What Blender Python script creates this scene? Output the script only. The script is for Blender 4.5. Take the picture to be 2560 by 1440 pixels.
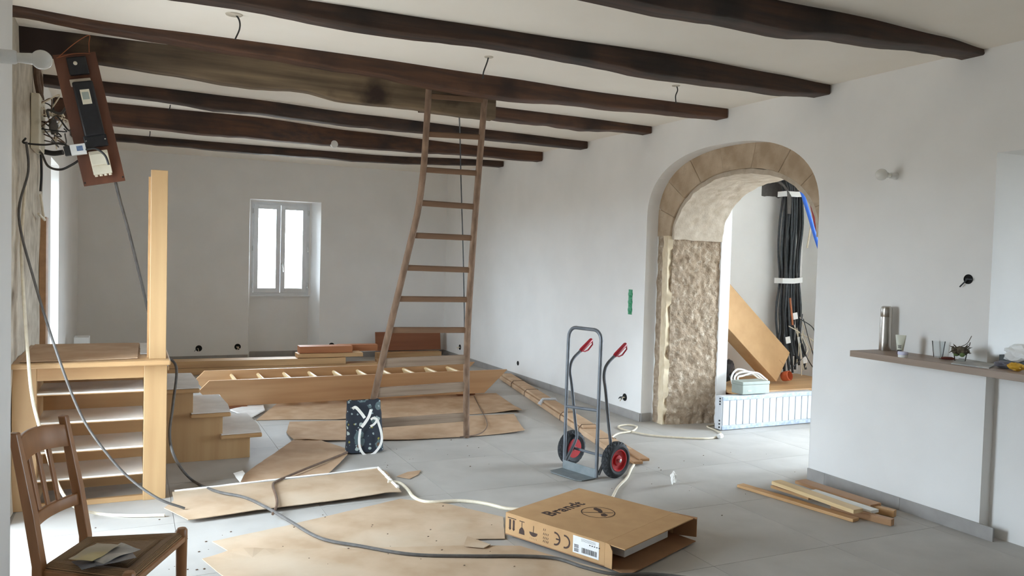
import bpy, bmesh, math, random
from mathutils import Vector, Matrix, noise
from mathutils.geometry import delaunay_2d_cdt

for o in list(bpy.data.objects):
    bpy.data.objects.remove(o, do_unlink=True)
SC = bpy.context.scene
COL = SC.collection
random.seed(7)

# ------------------------------------------------------------------ camera
FPX, YAW, PITCH, ROLL, CAMH = 2003.4, 0.44520, -0.036600, 0.027446, 1.5
_cy, _sy, _cp, _sp = math.cos(YAW), math.sin(YAW), math.cos(PITCH), math.sin(PITCH)
FWD = Vector((_sy*_cp, _cy*_cp, _sp)); _r = Vector((_cy, -_sy, 0)); _u = _r.cross(FWD)
RGT = math.cos(ROLL)*_r + math.sin(ROLL)*_u
UPV = -math.sin(ROLL)*_r + math.cos(ROLL)*_u
EYE = Vector((0, 0, CAMH))
cam = bpy.data.cameras.new('camera'); camo = bpy.data.objects.new('camera', cam); COL.objects.link(camo)
cam.sensor_width = 36; cam.lens = 36*FPX/2560; cam.clip_start = .05; cam.clip_end = 200
camo.matrix_world = Matrix.Translation(EYE) @ Matrix((RGT, UPV, -FWD)).transposed().to_4x4()
SC.camera = camo

# ------------------------------------------------------------------ light
A, CEIL, FARY, LEFTX = 4.349, 2.756, 11.5, -0.6
world = bpy.data.worlds.new('overcast_sky'); SC.world = world; world.use_nodes = True
wn = world.node_tree; bg = wn.nodes['Background']
_tc = wn.nodes.new('ShaderNodeTexCoord'); _sx = wn.nodes.new('ShaderNodeSeparateXYZ'); wn.links.new(_tc.outputs['Generated'], _sx.inputs['Vector'])
_cr = wn.nodes.new('ShaderNodeValToRGB'); _mr = wn.nodes.new('ShaderNodeMapRange')
_mr.inputs['From Min'].default_value = -1; wn.links.new(_sx.outputs['Z'], _mr.inputs['Value']); wn.links.new(_mr.outputs['Result'], _cr.inputs['Fac'])
_e = _cr.color_ramp.elements; _e[0].position = .49; _e[0].color = (.19, .195, .195, 1)      # open ground outside
_e[1].position = .505; _e[1].color = (.74, .86, 1.0, 1); _n = _e.new(1.0); _n.color = (.76, .87, 1.0, 1)   # overcast sky
wn.links.new(_cr.outputs['Color'], bg.inputs['Color']); bg.inputs['Strength'].default_value = 42.0
SC.cycles.max_bounces = 24; SC.cycles.diffuse_bounces = 16; SC.cycles.transparent_max_bounces = 16
SC.view_settings.view_transform = 'Standard'; SC.view_settings.look = 'None'
SC.view_settings.exposure = 0.15; SC.view_settings.gamma = 1; SC.view_settings.use_curve_mapping = False
def portal(name, loc, direction, sx, sy):
    l = bpy.data.lights.new(name, 'AREA'); l.shape = 'RECTANGLE'; l.size = sx; l.size_y = sy
    l.cycles.is_portal = True
    o = bpy.data.objects.new(name, l); COL.objects.link(o); o.location = loc
    o.rotation_euler = Vector(direction).to_track_quat('-Z', 'Y').to_euler()
portal('daylight_portal', (-1.05, 4.45, 1.12), (1, 0, 0), 1.05, 2.25)
portal('daylight_portal', (-1.05, 8.1, 1.13), (1, 0, 0), .9, 2.25)
portal('daylight_portal', (1.93, 11.95, 1.53), (0, -1, 0), .9, 1.4)
portal('daylight_portal', (6.95, 4.35, 1.2), (-1, 0, 0), 1.5, 2.4)
portal('daylight_portal', (6.95, .6, 1.6), (-1, 0, 0), 1.6, 1.3)

# ------------------------------------------------------------------ pixel -> place helpers
def ray(x, y): return FWD + RGT*((x-1280)/FPX) - UPV*((y-720)/FPX)
def hit(x, y, axis, v):
    d = ray(x, y); return EYE + d*((v-EYE[axis])/d[axis])
def fl(x, y, z=0.0): return hit(x, y, 2, z)
def atY(x, y, Y): return hit(x, y, 1, Y)
def atX(x, y, X): return hit(x, y, 0, X)
def onplane(x, y, p0, n):
    d = ray(x, y); return EYE + d*((Vector(p0)-EYE).dot(n)/d.dot(n))

# ------------------------------------------------------------------ materials
def S(r, g, b):
    f = lambda c: (c/255/12.92 if c/255 <= .04045 else ((c/255+.055)/1.055)**2.4)
    return (f(r), f(g), f(b), 1)
MATS = {}
def mat(name, c1, c2=None, rough=.6, scale=6, bump=0, bscale=60, metal=0, grain=None, detail=5, contrast=(.35, .65), spec=.5, stain=None, bdist=.004):
    if name in MATS: return MATS[name]
    m = bpy.data.materials.new(name); m.use_nodes = True; MATS[name] = m
    nt = m.node_tree; N = nt.nodes; L = nt.links; b = N['Principled BSDF']
    b.inputs['Roughness'].default_value = rough; b.inputs['Metallic'].default_value = metal
    b.inputs['Specular IOR Level'].default_value = spec
    tc = N.new('ShaderNodeTexCoord'); mp = N.new('ShaderNodeMapping'); L.new(tc.outputs['Object'], mp.inputs['Vector'])
    if grain: mp.inputs['Scale'].default_value = grain
    if c2 is None: c2 = c1
    nz = N.new('ShaderNodeTexNoise'); nz.inputs['Scale'].default_value = scale; nz.inputs['Detail'].default_value = detail
    L.new(mp.outputs['Vector'], nz.inputs['Vector'])
    cr = N.new('ShaderNodeValToRGB'); cr.color_ramp.elements[0].position = contrast[0]; cr.color_ramp.elements[1].position = contrast[1]
    cr.color_ramp.elements[0].color = c1; cr.color_ramp.elements[1].color = c2
    L.new(nz.outputs['Fac'], cr.inputs['Fac'])
    out = cr.outputs['Color']
    if stain:
        n3 = N.new('ShaderNodeTexNoise'); n3.inputs['Scale'].default_value = stain[1]; n3.inputs['Detail'].default_value = 6
        L.new(tc.outputs['Object'], n3.inputs['Vector'])
        r3 = N.new('ShaderNodeValToRGB'); r3.color_ramp.elements[0].position = stain[2]; r3.color_ramp.elements[1].position = stain[3]
        L.new(n3.outputs['Fac'], r3.inputs['Fac'])
        mx = N.new('ShaderNodeMix'); mx.data_type = 'RGBA'
        L.new(r3.outputs['Color'], mx.inputs['Factor']); L.new(out, mx.inputs['A']); mx.inputs['B'].default_value = stain[0]
        out = mx.outputs['Result']
    L.new(out, b.inputs['Base Color'])
    if bump:
        n2 = N.new('ShaderNodeTexNoise'); n2.inputs['Scale'].default_value = bscale; n2.inputs['Detail'].default_value = 4
        L.new(mp.outputs['Vector'], n2.inputs['Vector'])
        bp = N.new('ShaderNodeBump'); bp.inputs['Strength'].default_value = bump; bp.inputs['Distance'].default_value = bdist
        L.new(n2.outputs['Fac'], bp.inputs['Height']); L.new(bp.outputs['Normal'], b.inputs['Normal'])
    return m
def wood(name, c1, c2, axis='x', rough=.5, fine=26, bump=.25, contrast=(.3, .7), stain=None):
    g = {'x': (.06, 1, 1), 'y': (1, .06, 1), 'z': (1, 1, .06)}[axis]
    return mat(name, c1, c2, rough, fine, bump, fine*2.2, grain=g, detail=7, contrast=contrast, stain=stain, bdist=.002)

M_wall = mat('white_plaster', S(233, 231, 228), S(237, 235, 232), .85, 3, .06, 220, spec=.2)
M_wallr = mat('white_plaster_reveal', S(236, 235, 233), S(240, 239, 237), .85, 3, .05, 220, spec=.2)
M_ceil = mat('ceiling_plaster', S(243, 236, 225), S(246, 240, 230), .9, 2, .04, 160, spec=.15)
M_old = mat('old_plaster', S(176, 166, 150), S(212, 203, 188), .9, 7, .6, 40, stain=(S(120, 104, 88), 3.5, .56, .72), spec=.1)
M_tile = mat('grey_floor_tile', S(176, 172, 166), S(188, 184, 178), .58, 3.5, .03, 90, stain=(S(164, 160, 154), 1.7, .5, .75), spec=.28)
M_grout = mat('tile_grout', S(146, 146, 144), S(154, 153, 151), .9, 40)
M_base = mat('grey_baseboard_tile', S(150, 146, 142), S(162, 158, 154), .45, 8)
M_beam = wood('dark_oak_beam', S(36, 24, 18), S(80, 54, 39), 'x', .6, 24, .9, (.3, .72), stain=(S(30, 20, 15), 3.2, .5, .72))
M_beam2 = wood('brown_oak_beam', S(54, 34, 23), S(100, 65, 43), 'x', .6, 24, .9, (.3, .72), stain=(S(44, 27, 19), 3.2, .5, .74))
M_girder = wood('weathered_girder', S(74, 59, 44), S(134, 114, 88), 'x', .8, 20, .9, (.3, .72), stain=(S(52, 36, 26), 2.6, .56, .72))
def _left_dark(m):      # the girder's colour turns darker towards its left end
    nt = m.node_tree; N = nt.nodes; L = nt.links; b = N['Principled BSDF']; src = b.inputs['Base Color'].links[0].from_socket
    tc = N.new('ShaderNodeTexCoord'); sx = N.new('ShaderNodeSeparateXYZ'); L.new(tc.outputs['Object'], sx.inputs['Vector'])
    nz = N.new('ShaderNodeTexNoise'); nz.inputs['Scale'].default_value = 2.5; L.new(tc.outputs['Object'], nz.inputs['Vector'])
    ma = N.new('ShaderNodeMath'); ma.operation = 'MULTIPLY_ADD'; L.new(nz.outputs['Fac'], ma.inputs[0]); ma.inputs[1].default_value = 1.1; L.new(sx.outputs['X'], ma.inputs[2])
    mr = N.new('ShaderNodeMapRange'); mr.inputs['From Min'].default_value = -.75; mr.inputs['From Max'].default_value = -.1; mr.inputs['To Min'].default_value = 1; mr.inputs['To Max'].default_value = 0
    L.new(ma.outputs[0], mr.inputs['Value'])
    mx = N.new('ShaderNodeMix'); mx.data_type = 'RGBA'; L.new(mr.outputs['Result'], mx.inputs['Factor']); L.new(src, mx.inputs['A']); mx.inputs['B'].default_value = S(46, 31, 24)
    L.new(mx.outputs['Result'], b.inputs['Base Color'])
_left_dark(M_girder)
M_stair = wood('beech_stair', S(174, 138, 96), S(190, 156, 113), 'z', .42, 14, .06)
M_stairx = wood('beech_stair_long', S(174, 136, 94), S(190, 154, 110), 'x', .42, 14, .06)
M_back = wood('beech_back_panel', S(176, 138, 94), S(192, 154, 108), 'x', .5, 14, .06)
M_cover = mat('pale_tread_cover', S(212, 206, 200), S(226, 221, 216), .8, 7)
M_shelf = mat('white_shelf_cover', S(226, 222, 214), S(236, 232, 226), .7, 6)
M_loft = wood('oiled_pine_stringer', S(190, 147, 106), S(212, 172, 130), 'x', .45, 12, .08)
M_pine = wood('pale_pine', S(214, 182, 132), S(230, 204, 160), 'y', .5, 16, .08)
M_pinex = wood('pine_plank_long', S(186, 146, 102), S(212, 174, 128), 'x', .5, 14, .1)
M_red = wood('reddish_plank', S(166, 104, 68), S(190, 130, 90), 'x', .5, 14, .1)
M_brownp = wood('brown_plank', S(128, 74, 44), S(152, 94, 60), 'x', .45, 12, .08)
M_oaky = wood('oak_strip', S(184, 140, 92), S(206, 164, 114), 'y', .5, 16, .1)
M_brny = wood('brown_oak_strip', S(160, 120, 84), S(184, 142, 102), 'y', .5, 16, .1)
M_whitep = mat('white_painted_wood', S(226, 226, 220), S(236, 236, 232), .5, 9)
M_ladder = wood('old_ladder_wood', S(96, 72, 54), S(142, 114, 92), 'z', .75, 30, .5)
M_rung = wood('old_rung_wood', S(100, 72, 50), S(136, 104, 78), 'x', .75, 30, .4)
M_rungg = wood('grey_rung_wood', S(128, 106, 88), S(160, 140, 120), 'x', .8, 30, .4)
M_card = mat('brown_cardboard', S(182, 151, 121), S(200, 170, 141), .85, 5, .12, 18, stain=(S(168, 134, 100), 2.3, .55, .78), spec=.15)
M_cardd = mat('dusty_cardboard', S(184, 158, 130), S(204, 180, 154), .9, 4, .12, 20, stain=(S(206, 190, 168), 1.6, .5, .75), spec=.1)
M_box = mat('clean_cardboard', S(186, 148, 106), S(194, 156, 113), .75, 9, .05, 120, spec=.2)
M_boxin = mat('cardboard_inside', S(150, 110, 76), S(160, 118, 82), .85, 9)
M_ink = mat('dark_brown_ink', S(62, 42, 32), S(70, 48, 36), .7)
M_torn = mat('torn_white_paper', S(236, 232, 224), S(246, 243, 238), .9, 20)
M_paper = mat('white_paper', S(232, 232, 230), S(240, 240, 238), .7, 15)
M_truck = mat('grey_painted_steel', S(104, 108, 114), S(120, 124, 130), .38, 12, metal=.25)
M_plate = mat('grey_steel_plate', S(116, 124, 126), S(132, 138, 140), .5, 14, metal=.2)
M_rubber = mat('black_rubber', S(34, 35, 37), S(48, 49, 51), .75, 30)
M_redp = mat('red_plastic', S(168, 30, 48), S(182, 38, 56), .38, 12)
M_redr = mat('red_rim', S(176, 30, 36), S(190, 38, 42), .42, 12)
M_steel = mat('brushed_steel', S(176, 170, 162), S(196, 190, 182), .26, 60, metal=1, grain=(1, 1, .02))
M_chrome = mat('bright_metal', S(210, 210, 208), None, .2, metal=1)
M_black = mat('black_bakelite', S(22, 22, 26), S(32, 32, 36), .32, 30)
M_dark = mat('dark_hole', S(18, 17, 16), S(26, 25, 24), .9)  # near-black: painted shade of socket recesses, also plain dark screws
M_mboard = wood('varnished_meter_board', S(88, 50, 33), S(110, 66, 44), 'z', .42, 18, .1)
M_ivory = mat('ivory_plastic', S(216, 208, 186), S(226, 219, 200), .5, 14, stain=(S(176, 166, 142), 9, .6, .8))
M_wplas = mat('white_plastic', S(230, 230, 228), S(236, 236, 234), .4, 10)
M_grplas = mat('grey_green_plastic', S(146, 154, 146), S(156, 164, 156), .5, 10)
M_cab = mat('grey_cable_sheath', S(82, 78, 75), S(96, 92, 88), .6, 30)
M_cabd = mat('dark_cable_sheath', S(50, 54, 58), S(68, 72, 76), .5, 30)
M_cabk = mat('black_cable_sheath', S(30, 30, 31), S(40, 40, 41), .5, 30)
M_cabw = mat('cream_cable_sheath', S(216, 204, 180), S(228, 217, 196), .55, 30)
M_cabb = mat('brown_cable_sheath', S(92, 70, 54), S(110, 86, 68), .6, 30)
M_copper = mat('copper_wire', S(170, 104, 70), None, .4, metal=.6)
M_blue = mat('blue_conduit', S(38, 92, 190), S(46, 104, 204), .45)
M_redc = mat('dark_red_conduit', S(128, 34, 42), S(146, 42, 50), .45)
M_orange = mat('orange_plastic', S(178, 84, 48), S(192, 96, 58), .5)
M_green = mat('green_tape', S(24, 120, 76), S(60, 158, 110), .5, 60)
M_chair = wood('honey_chair_wood', S(138, 94, 57), S(166, 118, 77), 'z', .34, 16, .05)
M_stone = mat('cut_limestone', S(172, 151, 127), S(198, 179, 156), .9, 5, .6, 55, stain=(S(140, 118, 96), 3, .5, .7), spec=.1)
M_vault = mat('vault_limestone', S(186, 172, 154), S(202, 190, 174), .95, 14, .7, 60, stain=(S(174, 158, 138), 9, .58, .8), spec=.1)
M_rough = mat('hacked_limestone', S(150, 131, 111), S(178, 160, 140), .95, 18, .9, 60, stain=(S(206, 192, 174), 22, .55, .75), spec=.1, bdist=.012)
M_cream = mat('cream_render', S(214, 196, 166), S(226, 210, 184), .9, 12, .3, 60, spec=.1)
M_laminate = wood('brown_laminate', S(138, 118, 102), S(156, 136, 120), 'y', .45, 20, .05)
M_foil = mat('white_stretch_wrap', S(198, 202, 208), S(214, 217, 222), .35, 40, .15, 60, grain=(3, 1, .15))
M_wrapb = mat('blue_grey_wrap', S(150, 162, 184), S(186, 194, 206), .35, 30)
M_tapew = mat('white_tape', S(232, 233, 232), S(240, 241, 240), .5)
M_tube = mat('pale_cream_tube', S(206, 206, 188), S(214, 214, 198), .4)
M_plum = mat('plum_cap', S(66, 46, 56), S(76, 54, 64), .35)
M_lilac = mat('lilac_white_lid', S(206, 206, 230), S(214, 214, 236), .35)
M_twig = mat('dry_twig', S(70, 62, 50), S(98, 88, 70), .9, 60)
M_leaf = mat('green_bud', S(84, 104, 54), S(112, 132, 74), .7, 30)
M_yellow = mat('yellow_plastic', S(196, 148, 36), S(210, 164, 50), .5)
M_cloth = mat('grey_cloth', S(96, 94, 104), S(124, 122, 130), .9, 20)
M_wine = mat('red_brown_handle', S(96, 44, 36), S(112, 56, 46), .4)
M_tray = mat('dark_tray', S(58, 62, 62), S(70, 74, 74), .5)
M_frame = mat('white_window_lacquer', S(226, 228, 230), S(232, 234, 236), .45, 9)

def glassmat(name, tint, gl, rough=.02):
    m = bpy.data.materials.new(name); m.use_nodes = True; nt = m.node_tree; N = nt.nodes; L = nt.links
    N.remove(N['Principled BSDF']); t = N.new('ShaderNodeBsdfTransparent'); t.inputs['Color'].default_value = tint
    g = N.new('ShaderNodeBsdfGlossy'); g.inputs['Roughness'].default_value = rough
    fr = N.new('ShaderNodeFresnel'); fr.inputs['IOR'].default_value = gl
    mx = N.new('ShaderNodeMixShader'); L.new(fr.outputs['Fac'], mx.inputs['Fac'])
    L.new(t.outputs['BSDF'], mx.inputs[1]); L.new(g.outputs['BSDF'], mx.inputs[2])
    L.new(mx.outputs['Shader'], N['Material Output'].inputs['Surface']); return m
M_glass = glassmat('window_glass', (.97, .985, .98, 1), 1.3)
M_cup = glassmat('drinking_glass', (.95, .96, .96, 1), 1.12, .08)
def bulbmat():
    m = bpy.data.materials.new('frosted_bulb'); m.use_nodes = True; b = m.node_tree.nodes['Principled BSDF']
    b.inputs['Base Color'].default_value = S(228, 226, 220); b.inputs['Roughness'].default_value = .18
    b.inputs['Subsurface Weight'].default_value = .3; b.inputs['Subsurface Radius'].default_value = (.02, .02, .02)
    return m
M_bulb = bulbmat()
def rushmat():
    m = bpy.data.materials.new('woven_rush'); m.use_nodes = True; nt = m.node_tree; N = nt.nodes; L = nt.links; b = N['Principled BSDF']
    b.inputs['Roughness'].default_value = .85
    tc = N.new('ShaderNodeTexCoord'); uv = tc.outputs['UV']
    w = N.new('ShaderNodeTexWave'); w.bands_direction = 'Y'; w.inputs['Scale'].default_value = 14; w.inputs['Distortion'].default_value = .8
    w.inputs['Detail Scale'].default_value = 3
    L.new(uv, w.inputs['Vector'])
    cr = N.new('ShaderNodeValToRGB'); cr.color_ramp.elements[0].color = S(104, 78, 54); cr.color_ramp.elements[1].color = S(180, 144, 104)
    L.new(w.outputs['Fac'], cr.inputs['Fac']); L.new(cr.outputs['Color'], b.inputs['Base Color'])
    bp = N.new('ShaderNodeBump'); bp.inputs['Strength'].default_value = .8; bp.inputs['Distance'].default_value = .004
    L.new(w.outputs['Fac'], bp.inputs['Height']); L.new(bp.outputs['Normal'], b.inputs['Normal'])
    return m
M_rush = rushmat()
def totemat():
    m = bpy.data.materials.new('floral_tote_fabric'); m.use_nodes = True; nt = m.node_tree; N = nt.nodes; L = nt.links; b = N['Principled BSDF']
    b.inputs['Roughness'].default_value = .8
    tc = N.new('ShaderNodeTexCoord'); cur = None
    base = S(40, 46, 56)
    rgb = N.new('ShaderNodeRGB'); rgb.outputs[0].default_value = base; cur = rgb.outputs[0]
    for sc, col, lo, hi, off in ((9, S(92, 108, 110), .30, .32, 3), (13, S(176, 186, 180), .19, .21, 0), (10, S(150, 142, 60), .10, .12, 7), (9, S(104, 76, 58), .16, .18, 11), (24, S(150, 162, 162), .17, .2, 5)):
        mp = N.new('ShaderNodeMapping'); mp.inputs['Location'].default_value = (off, off*.7, off*1.3); L.new(tc.outputs['Object'], mp.inputs['Vector'])
        v = N.new('ShaderNodeTexVoronoi'); v.inputs['Scale'].default_value = sc; v.inputs['Randomness'].default_value = 1; L.new(mp.outputs['Vector'], v.inputs['Vector'])
        nz = N.new('ShaderNodeTexNoise'); nz.inputs['Scale'].default_value = sc*3; L.new(mp.outputs['Vector'], nz.inputs['Vector'])
        ma = N.new('ShaderNodeMath'); ma.operation = 'MULTIPLY_ADD'; L.new(nz.outputs['Fac'], ma.inputs[0]); ma.inputs[1].default_value = .3; L.new(v.outputs['Distance'], ma.inputs[2])
        cr = N.new('ShaderNodeValToRGB'); cr.color_ramp.elements[0].position = lo+.15; cr.color_ramp.elements[1].position = hi+.15
        cr.color_ramp.elements[0].color = (1, 1, 1, 1); cr.color_ramp.elements[1].color = (0, 0, 0, 1); L.new(ma.outputs[0], cr.inputs['Fac'])
        mx = N.new('ShaderNodeMix'); mx.data_type = 'RGBA'; L.new(cr.outputs['Color'], mx.inputs['Factor']); L.new(cur, mx.inputs['A']); mx.inputs['B'].default_value = col
        cur = mx.outputs['Result']
    L.new(cur, b.inputs['Base Color']); return m
M_tote = totemat()

# ------------------------------------------------------------------ mesh builder
class MB:
    def __init__(s): s.v = []; s.f = []; s.uv = None
    def add(s, vs, fs):
        n = len(s.v); s.v += [Vector(v) for v in vs]; s.f += [tuple(i+n for i in f) for f in fs]; return s
    def obox(s, c, a, b, d):
        c, a, b, d = Vector(c), Vector(a), Vector(b), Vector(d)
        vs = [c+i*a+j*b+k*d for k in (-1, 1) for j in (-1, 1) for i in (-1, 1)]
        f = [(0, 2, 3, 1), (4, 5, 7, 6), (0, 1, 5, 4), (2, 6, 7, 3), (0, 4, 6, 2), (1, 3, 7, 5)]
        if a.cross(b).dot(d) < 0: f = [q[::-1] for q in f]
        return s.add(vs, f)
    def box(s, x0, x1, y0, y1, z0, z1):
        return s.obox(((x0+x1)/2, (y0+y1)/2, (z0+z1)/2), ((x1-x0)/2, 0, 0), (0, (y1-y0)/2, 0), (0, 0, (z1-z0)/2))
    def bar(s, p, q, w, h, up=(0, 0, 1)):
        p, q = Vector(p), Vector(q); d = q-p; side = d.cross(Vector(up)).normalized(); u = side.cross(d).normalized()
        return s.obox((p+q)/2, d/2, side*w/2, u*h/2)
    def prism(s, poly, ext):
        ext = Vector(ext); poly = [Vector(p) for p in poly]; n = len(poly)
        nrm = Vector((0, 0, 0))
        for i in range(n): nrm += poly[i].cross(poly[(i+1) % n])
        if nrm.dot(ext) > 0: poly = poly[::-1]
        return s.add(poly+[p+ext for p in poly], [tuple(range(n)), tuple(range(2*n-1, n-1, -1))]+[(i, n+i, n+(i+1) % n, (i+1) % n) for i in range(n)])
    def tube(s, pts, r, n=8, caps=True):
        pts = [Vector(p) for p in pts]; m = len(pts); R = r if isinstance(r, (list, tuple)) else [r]*m
        t0 = (pts[1]-pts[0]).normalized(); u = t0.orthogonal().normalized(); vs = []
        for i, p in enumerate(pts):
            t = (pts[min(i+1, m-1)]-pts[max(i-1, 0)]).normalized(); u = (u-t*u.dot(t)).normalized(); w = t.cross(u)
            vs += [p+R[i]*(math.cos(2*math.pi*k/n)*u+math.sin(2*math.pi*k/n)*w) for k in range(n)]
        fs = [(i*n+k, i*n+(k+1) % n, (i+1)*n+(k+1) % n, (i+1)*n+k) for i in range(m-1) for k in range(n)]
        if caps: fs += [tuple(range(n-1, -1, -1)), tuple(range((m-1)*n, m*n))]
        return s.add(vs, fs)
    def lathe(s, c, axis, prof, n=24, fn=None, caps=True):
        c = Vector(c); ax = Vector(axis).normalized(); u = ax.orthogonal().normalized(); w = ax.cross(u); m = len(prof); vs = []
        for i, (r, h) in enumerate(prof):
            for k in range(n):
                a = 2*math.pi*k/n; rr = r+(fn(i, k) if fn else 0)
                vs.append(c+ax*h+rr*(math.cos(a)*u+math.sin(a)*w))
        fs = [(i*n+k, i*n+(k+1) % n, (i+1)*n+(k+1) % n, (i+1)*n+k) for i in range(m-1) for k in range(n)]
        if caps and prof[0][0] > 1e-6: fs.append(tuple(range(n-1, -1, -1)))
        if caps and prof[-1][0] > 1e-6: fs.append(tuple(range((m-1)*n, m*n)))
        return s.add(vs, fs)
    def grid(s, fn, nu, nv):
        vs = [fn(i/nu, j/nv) for j in range(nv+1) for i in range(nu+1)]
        return s.add(vs, [(j*(nu+1)+i, j*(nu+1)+i+1, (j+1)*(nu+1)+i+1, (j+1)*(nu+1)+i) for j in range(nv) for i in range(nu)])
    def build(s, name, material, parent=None, bevel=0, smooth=False, thick=0, uvs=None):
        xs = [v.x for v in s.v]; ys = [v.y for v in s.v]; zs = [v.z for v in s.v]
        org = Vector(((min(xs)+max(xs))/2, (min(ys)+max(ys))/2, min(zs)))
        me = bpy.data.meshes.new(name); me.from_pydata([v-org for v in s.v], [], s.f)
        if uvs:
            l = me.uv_layers.new()
            for i, lp in enumerate(me.loops): l.data[i].uv = uvs[lp.vertex_index]
        bm = bmesh.new(); bm.from_mesh(me)
        bmesh.ops.remove_doubles(bm, verts=bm.verts, dist=1e-5)
        if bevel:
            es = [e for e in bm.edges if len(e.link_faces) == 2 and e.calc_face_angle(0) > .5]
            bmesh.ops.bevel(bm, geom=es, offset=bevel, segments=2, profile=.5, affect='EDGES', clamp_overlap=True)
        if thick: bmesh.ops.solidify(bm, geom=bm.faces[:], thickness=thick)
        bmesh.ops.recalc_face_normals(bm, faces=bm.faces)
        if smooth:
            for f in bm.faces: f.smooth = True
        bm.to_mesh(me); bm.free(); me.materials.append(material)
        if smooth:
            try: me.set_sharp_from_angle(angle=.7)
            except Exception: pass
        o = bpy.data.objects.new(name, me); COL.objects.link(o); o.location = org
        if parent:
            o.parent = parent; o.location = org-gloc(parent)
        return o
def gloc(o):
    l = o.location.copy()
    while o.parent: o = o.parent; l += o.location
    return l
def tag(o, label, cat, group=None):
    o['label'] = label; o['category'] = cat
    if group: o['group'] = group
    return o
def thing(name, label, cat, loc, group=None):
    o = bpy.data.objects.new(name, None); COL.objects.link(o); o.location = Vector(loc); o.empty_display_size = .1
    return tag(o, label, cat, group)
def struct(o): o['kind'] = 'structure'; return o
def sroot(name, loc):
    o = bpy.data.objects.new(name, None); COL.objects.link(o); o.location = Vector(loc); return struct(o)
def spline(pts, k=8):
    pts = [Vector(p) for p in pts]; P = [2*pts[0]-pts[1]]+pts+[2*pts[-1]-pts[-2]]; out = []
    for i in range(1, len(P)-2):
        for j in range(k):
            t = j/k; a, b, c, d = P[i-1:i+3]
            out.append(.5*((2*b)+(c-a)*t+(2*a-5*b+4*c-d)*t*t+(3*b-a-3*c+d)*t**3))
    return out+[pts[-1]]
def text_mesh(s, size, origin, ux, uy, off, parent, name, material, spacing=1.0, bold=0.0):
    c = bpy.data.curves.new('t', 'FONT'); c.body = s; c.size = size; c.space_character = spacing; c.offset = bold; c.extrude = .0004
    o = bpy.data.objects.new('t', c); COL.objects.link(o); bpy.context.view_layer.update()
    me = o.evaluated_get(bpy.context.evaluated_depsgraph_get()).to_mesh()
    mb = MB(); ux, uy = Vector(ux), Vector(uy); n = ux.cross(uy)
    mb.add([Vector(origin)+ux*v.co.x+uy*v.co.y+n*(v.co.z+off) for v in me.vertices], [tuple(p.vertices) for p in me.polygons])
    o.to_mesh_clear(); bpy.data.objects.remove(o); bpy.data.curves.remove(c)
    return mb.build(name, material, parent)

# ------------------------------------------------------------------ the setting
X1, YB = 7.0, -4.5            # outer shell of the neighbouring rooms, rear wall
fo = struct(MB().box(-.62, X1, YB, FARY+.5, -.06, -.004).build('floor', M_grout))
TS = .8
tile_me = None
for i in range(11):
    for j in range(18):
        x0 = 4.232-TS*7+TS*i; y0 = -2.5+TS*j
        x1, y1 = min(x0+TS, X1), min(y0+TS, FARY+.34); xa = max(x0, -.62)
        if xa >= X1-.05 or x1 <= -.5: continue
        full = (x1-x0 > TS-.001 and y1-y0 > TS-.001 and xa == x0)
        if full and tile_me:
            t = bpy.data.objects.new('floor_tile', tile_me); COL.objects.link(t); t.parent = fo
            t.location = Vector((x0+TS/2, y0+TS/2, -.012))-fo.location
        else:
            t = MB().box(xa+.0012, x1-.0012, y0+.0012, y1-.0012, -.012, 0).build('floor_tile', M_tile, fo)
            if full: tile_me = t.data
struct(MB().box(-1.1, X1, YB-.3, FARY+.5, CEIL, CEIL+.1).build('ceiling', M_ceil))

# left wall, with a glazed door (Y 3.15-4.95) and a window (Y 7.7-8.5)
w = MB()
w.box(-1.1, LEFTX, 2.98, 3.95, 0, CEIL).box(-1.1, LEFTX, 3.95, 4.95, 2.25, CEIL).box(-1.1, LEFTX, 4.95, 7.68, 0, CEIL)
w.box(-1.1, LEFTX, 7.68, 8.52, 2.24, CEIL).box(-1.1, LEFTX, 7.68, 8.52, 0, .45).box(-1.1, LEFTX, 8.52, FARY+.5, 0, CEIL)
struct(w.build('wall_left', M_wall))
struct(MB().box(-.9, -.341, YB, 2.985, 0, CEIL).build('wall_near', M_wall))
def old_wall(u, v):
    y = 5.0+u*1.86; z = v*CEIL; e = .012+.012*noise.noise((y*2.2, z*1.4, 1))+.010*noise.noise((y*9, z*3, 4))
    return (LEFTX+max(e, .002), y, z)
mb = MB().grid(old_wall, 40, 60); struct(mb.build('wall_left_unfinished', M_old, smooth=True, thick=.012))

# far wall with a full height window niche
w = MB()
w.box(-1.1, 1.475, FARY, FARY+.5, 0, CEIL).box(1.475, 2.447, FARY, FARY+.5, 2.222, CEIL).box(2.447, A+.4, FARY, FARY+.5, 0, CEIL)
w.prism([(2.447, FARY, 0), (2.35, FARY+.36, 0), (2.447, FARY+.5, 0)], (0, 0, 2.222))
w.prism([(1.475, FARY, 0), (1.53, FARY+.36, 0), (1.475, FARY+.5, 0)], (0, 0, 2.222))
w.box(1.475, 2.447, FARY+.34, FARY+.5, 0, .87).box(1.475, 1.534, FARY+.29, FARY+.5, .87, 2.222).box(2.346, 2.447, FARY+.29, FARY+.5, .87, 2.222).box(1.534, 2.346, FARY+.29, FARY+.5, 2.203, 2.222)
struct(w.build('wall_far', M_wallr))
struct(MB().box(1.50, 2.40, FARY+.28, FARY+.36, .87, .89).build('trim_1', M_frame))

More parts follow.
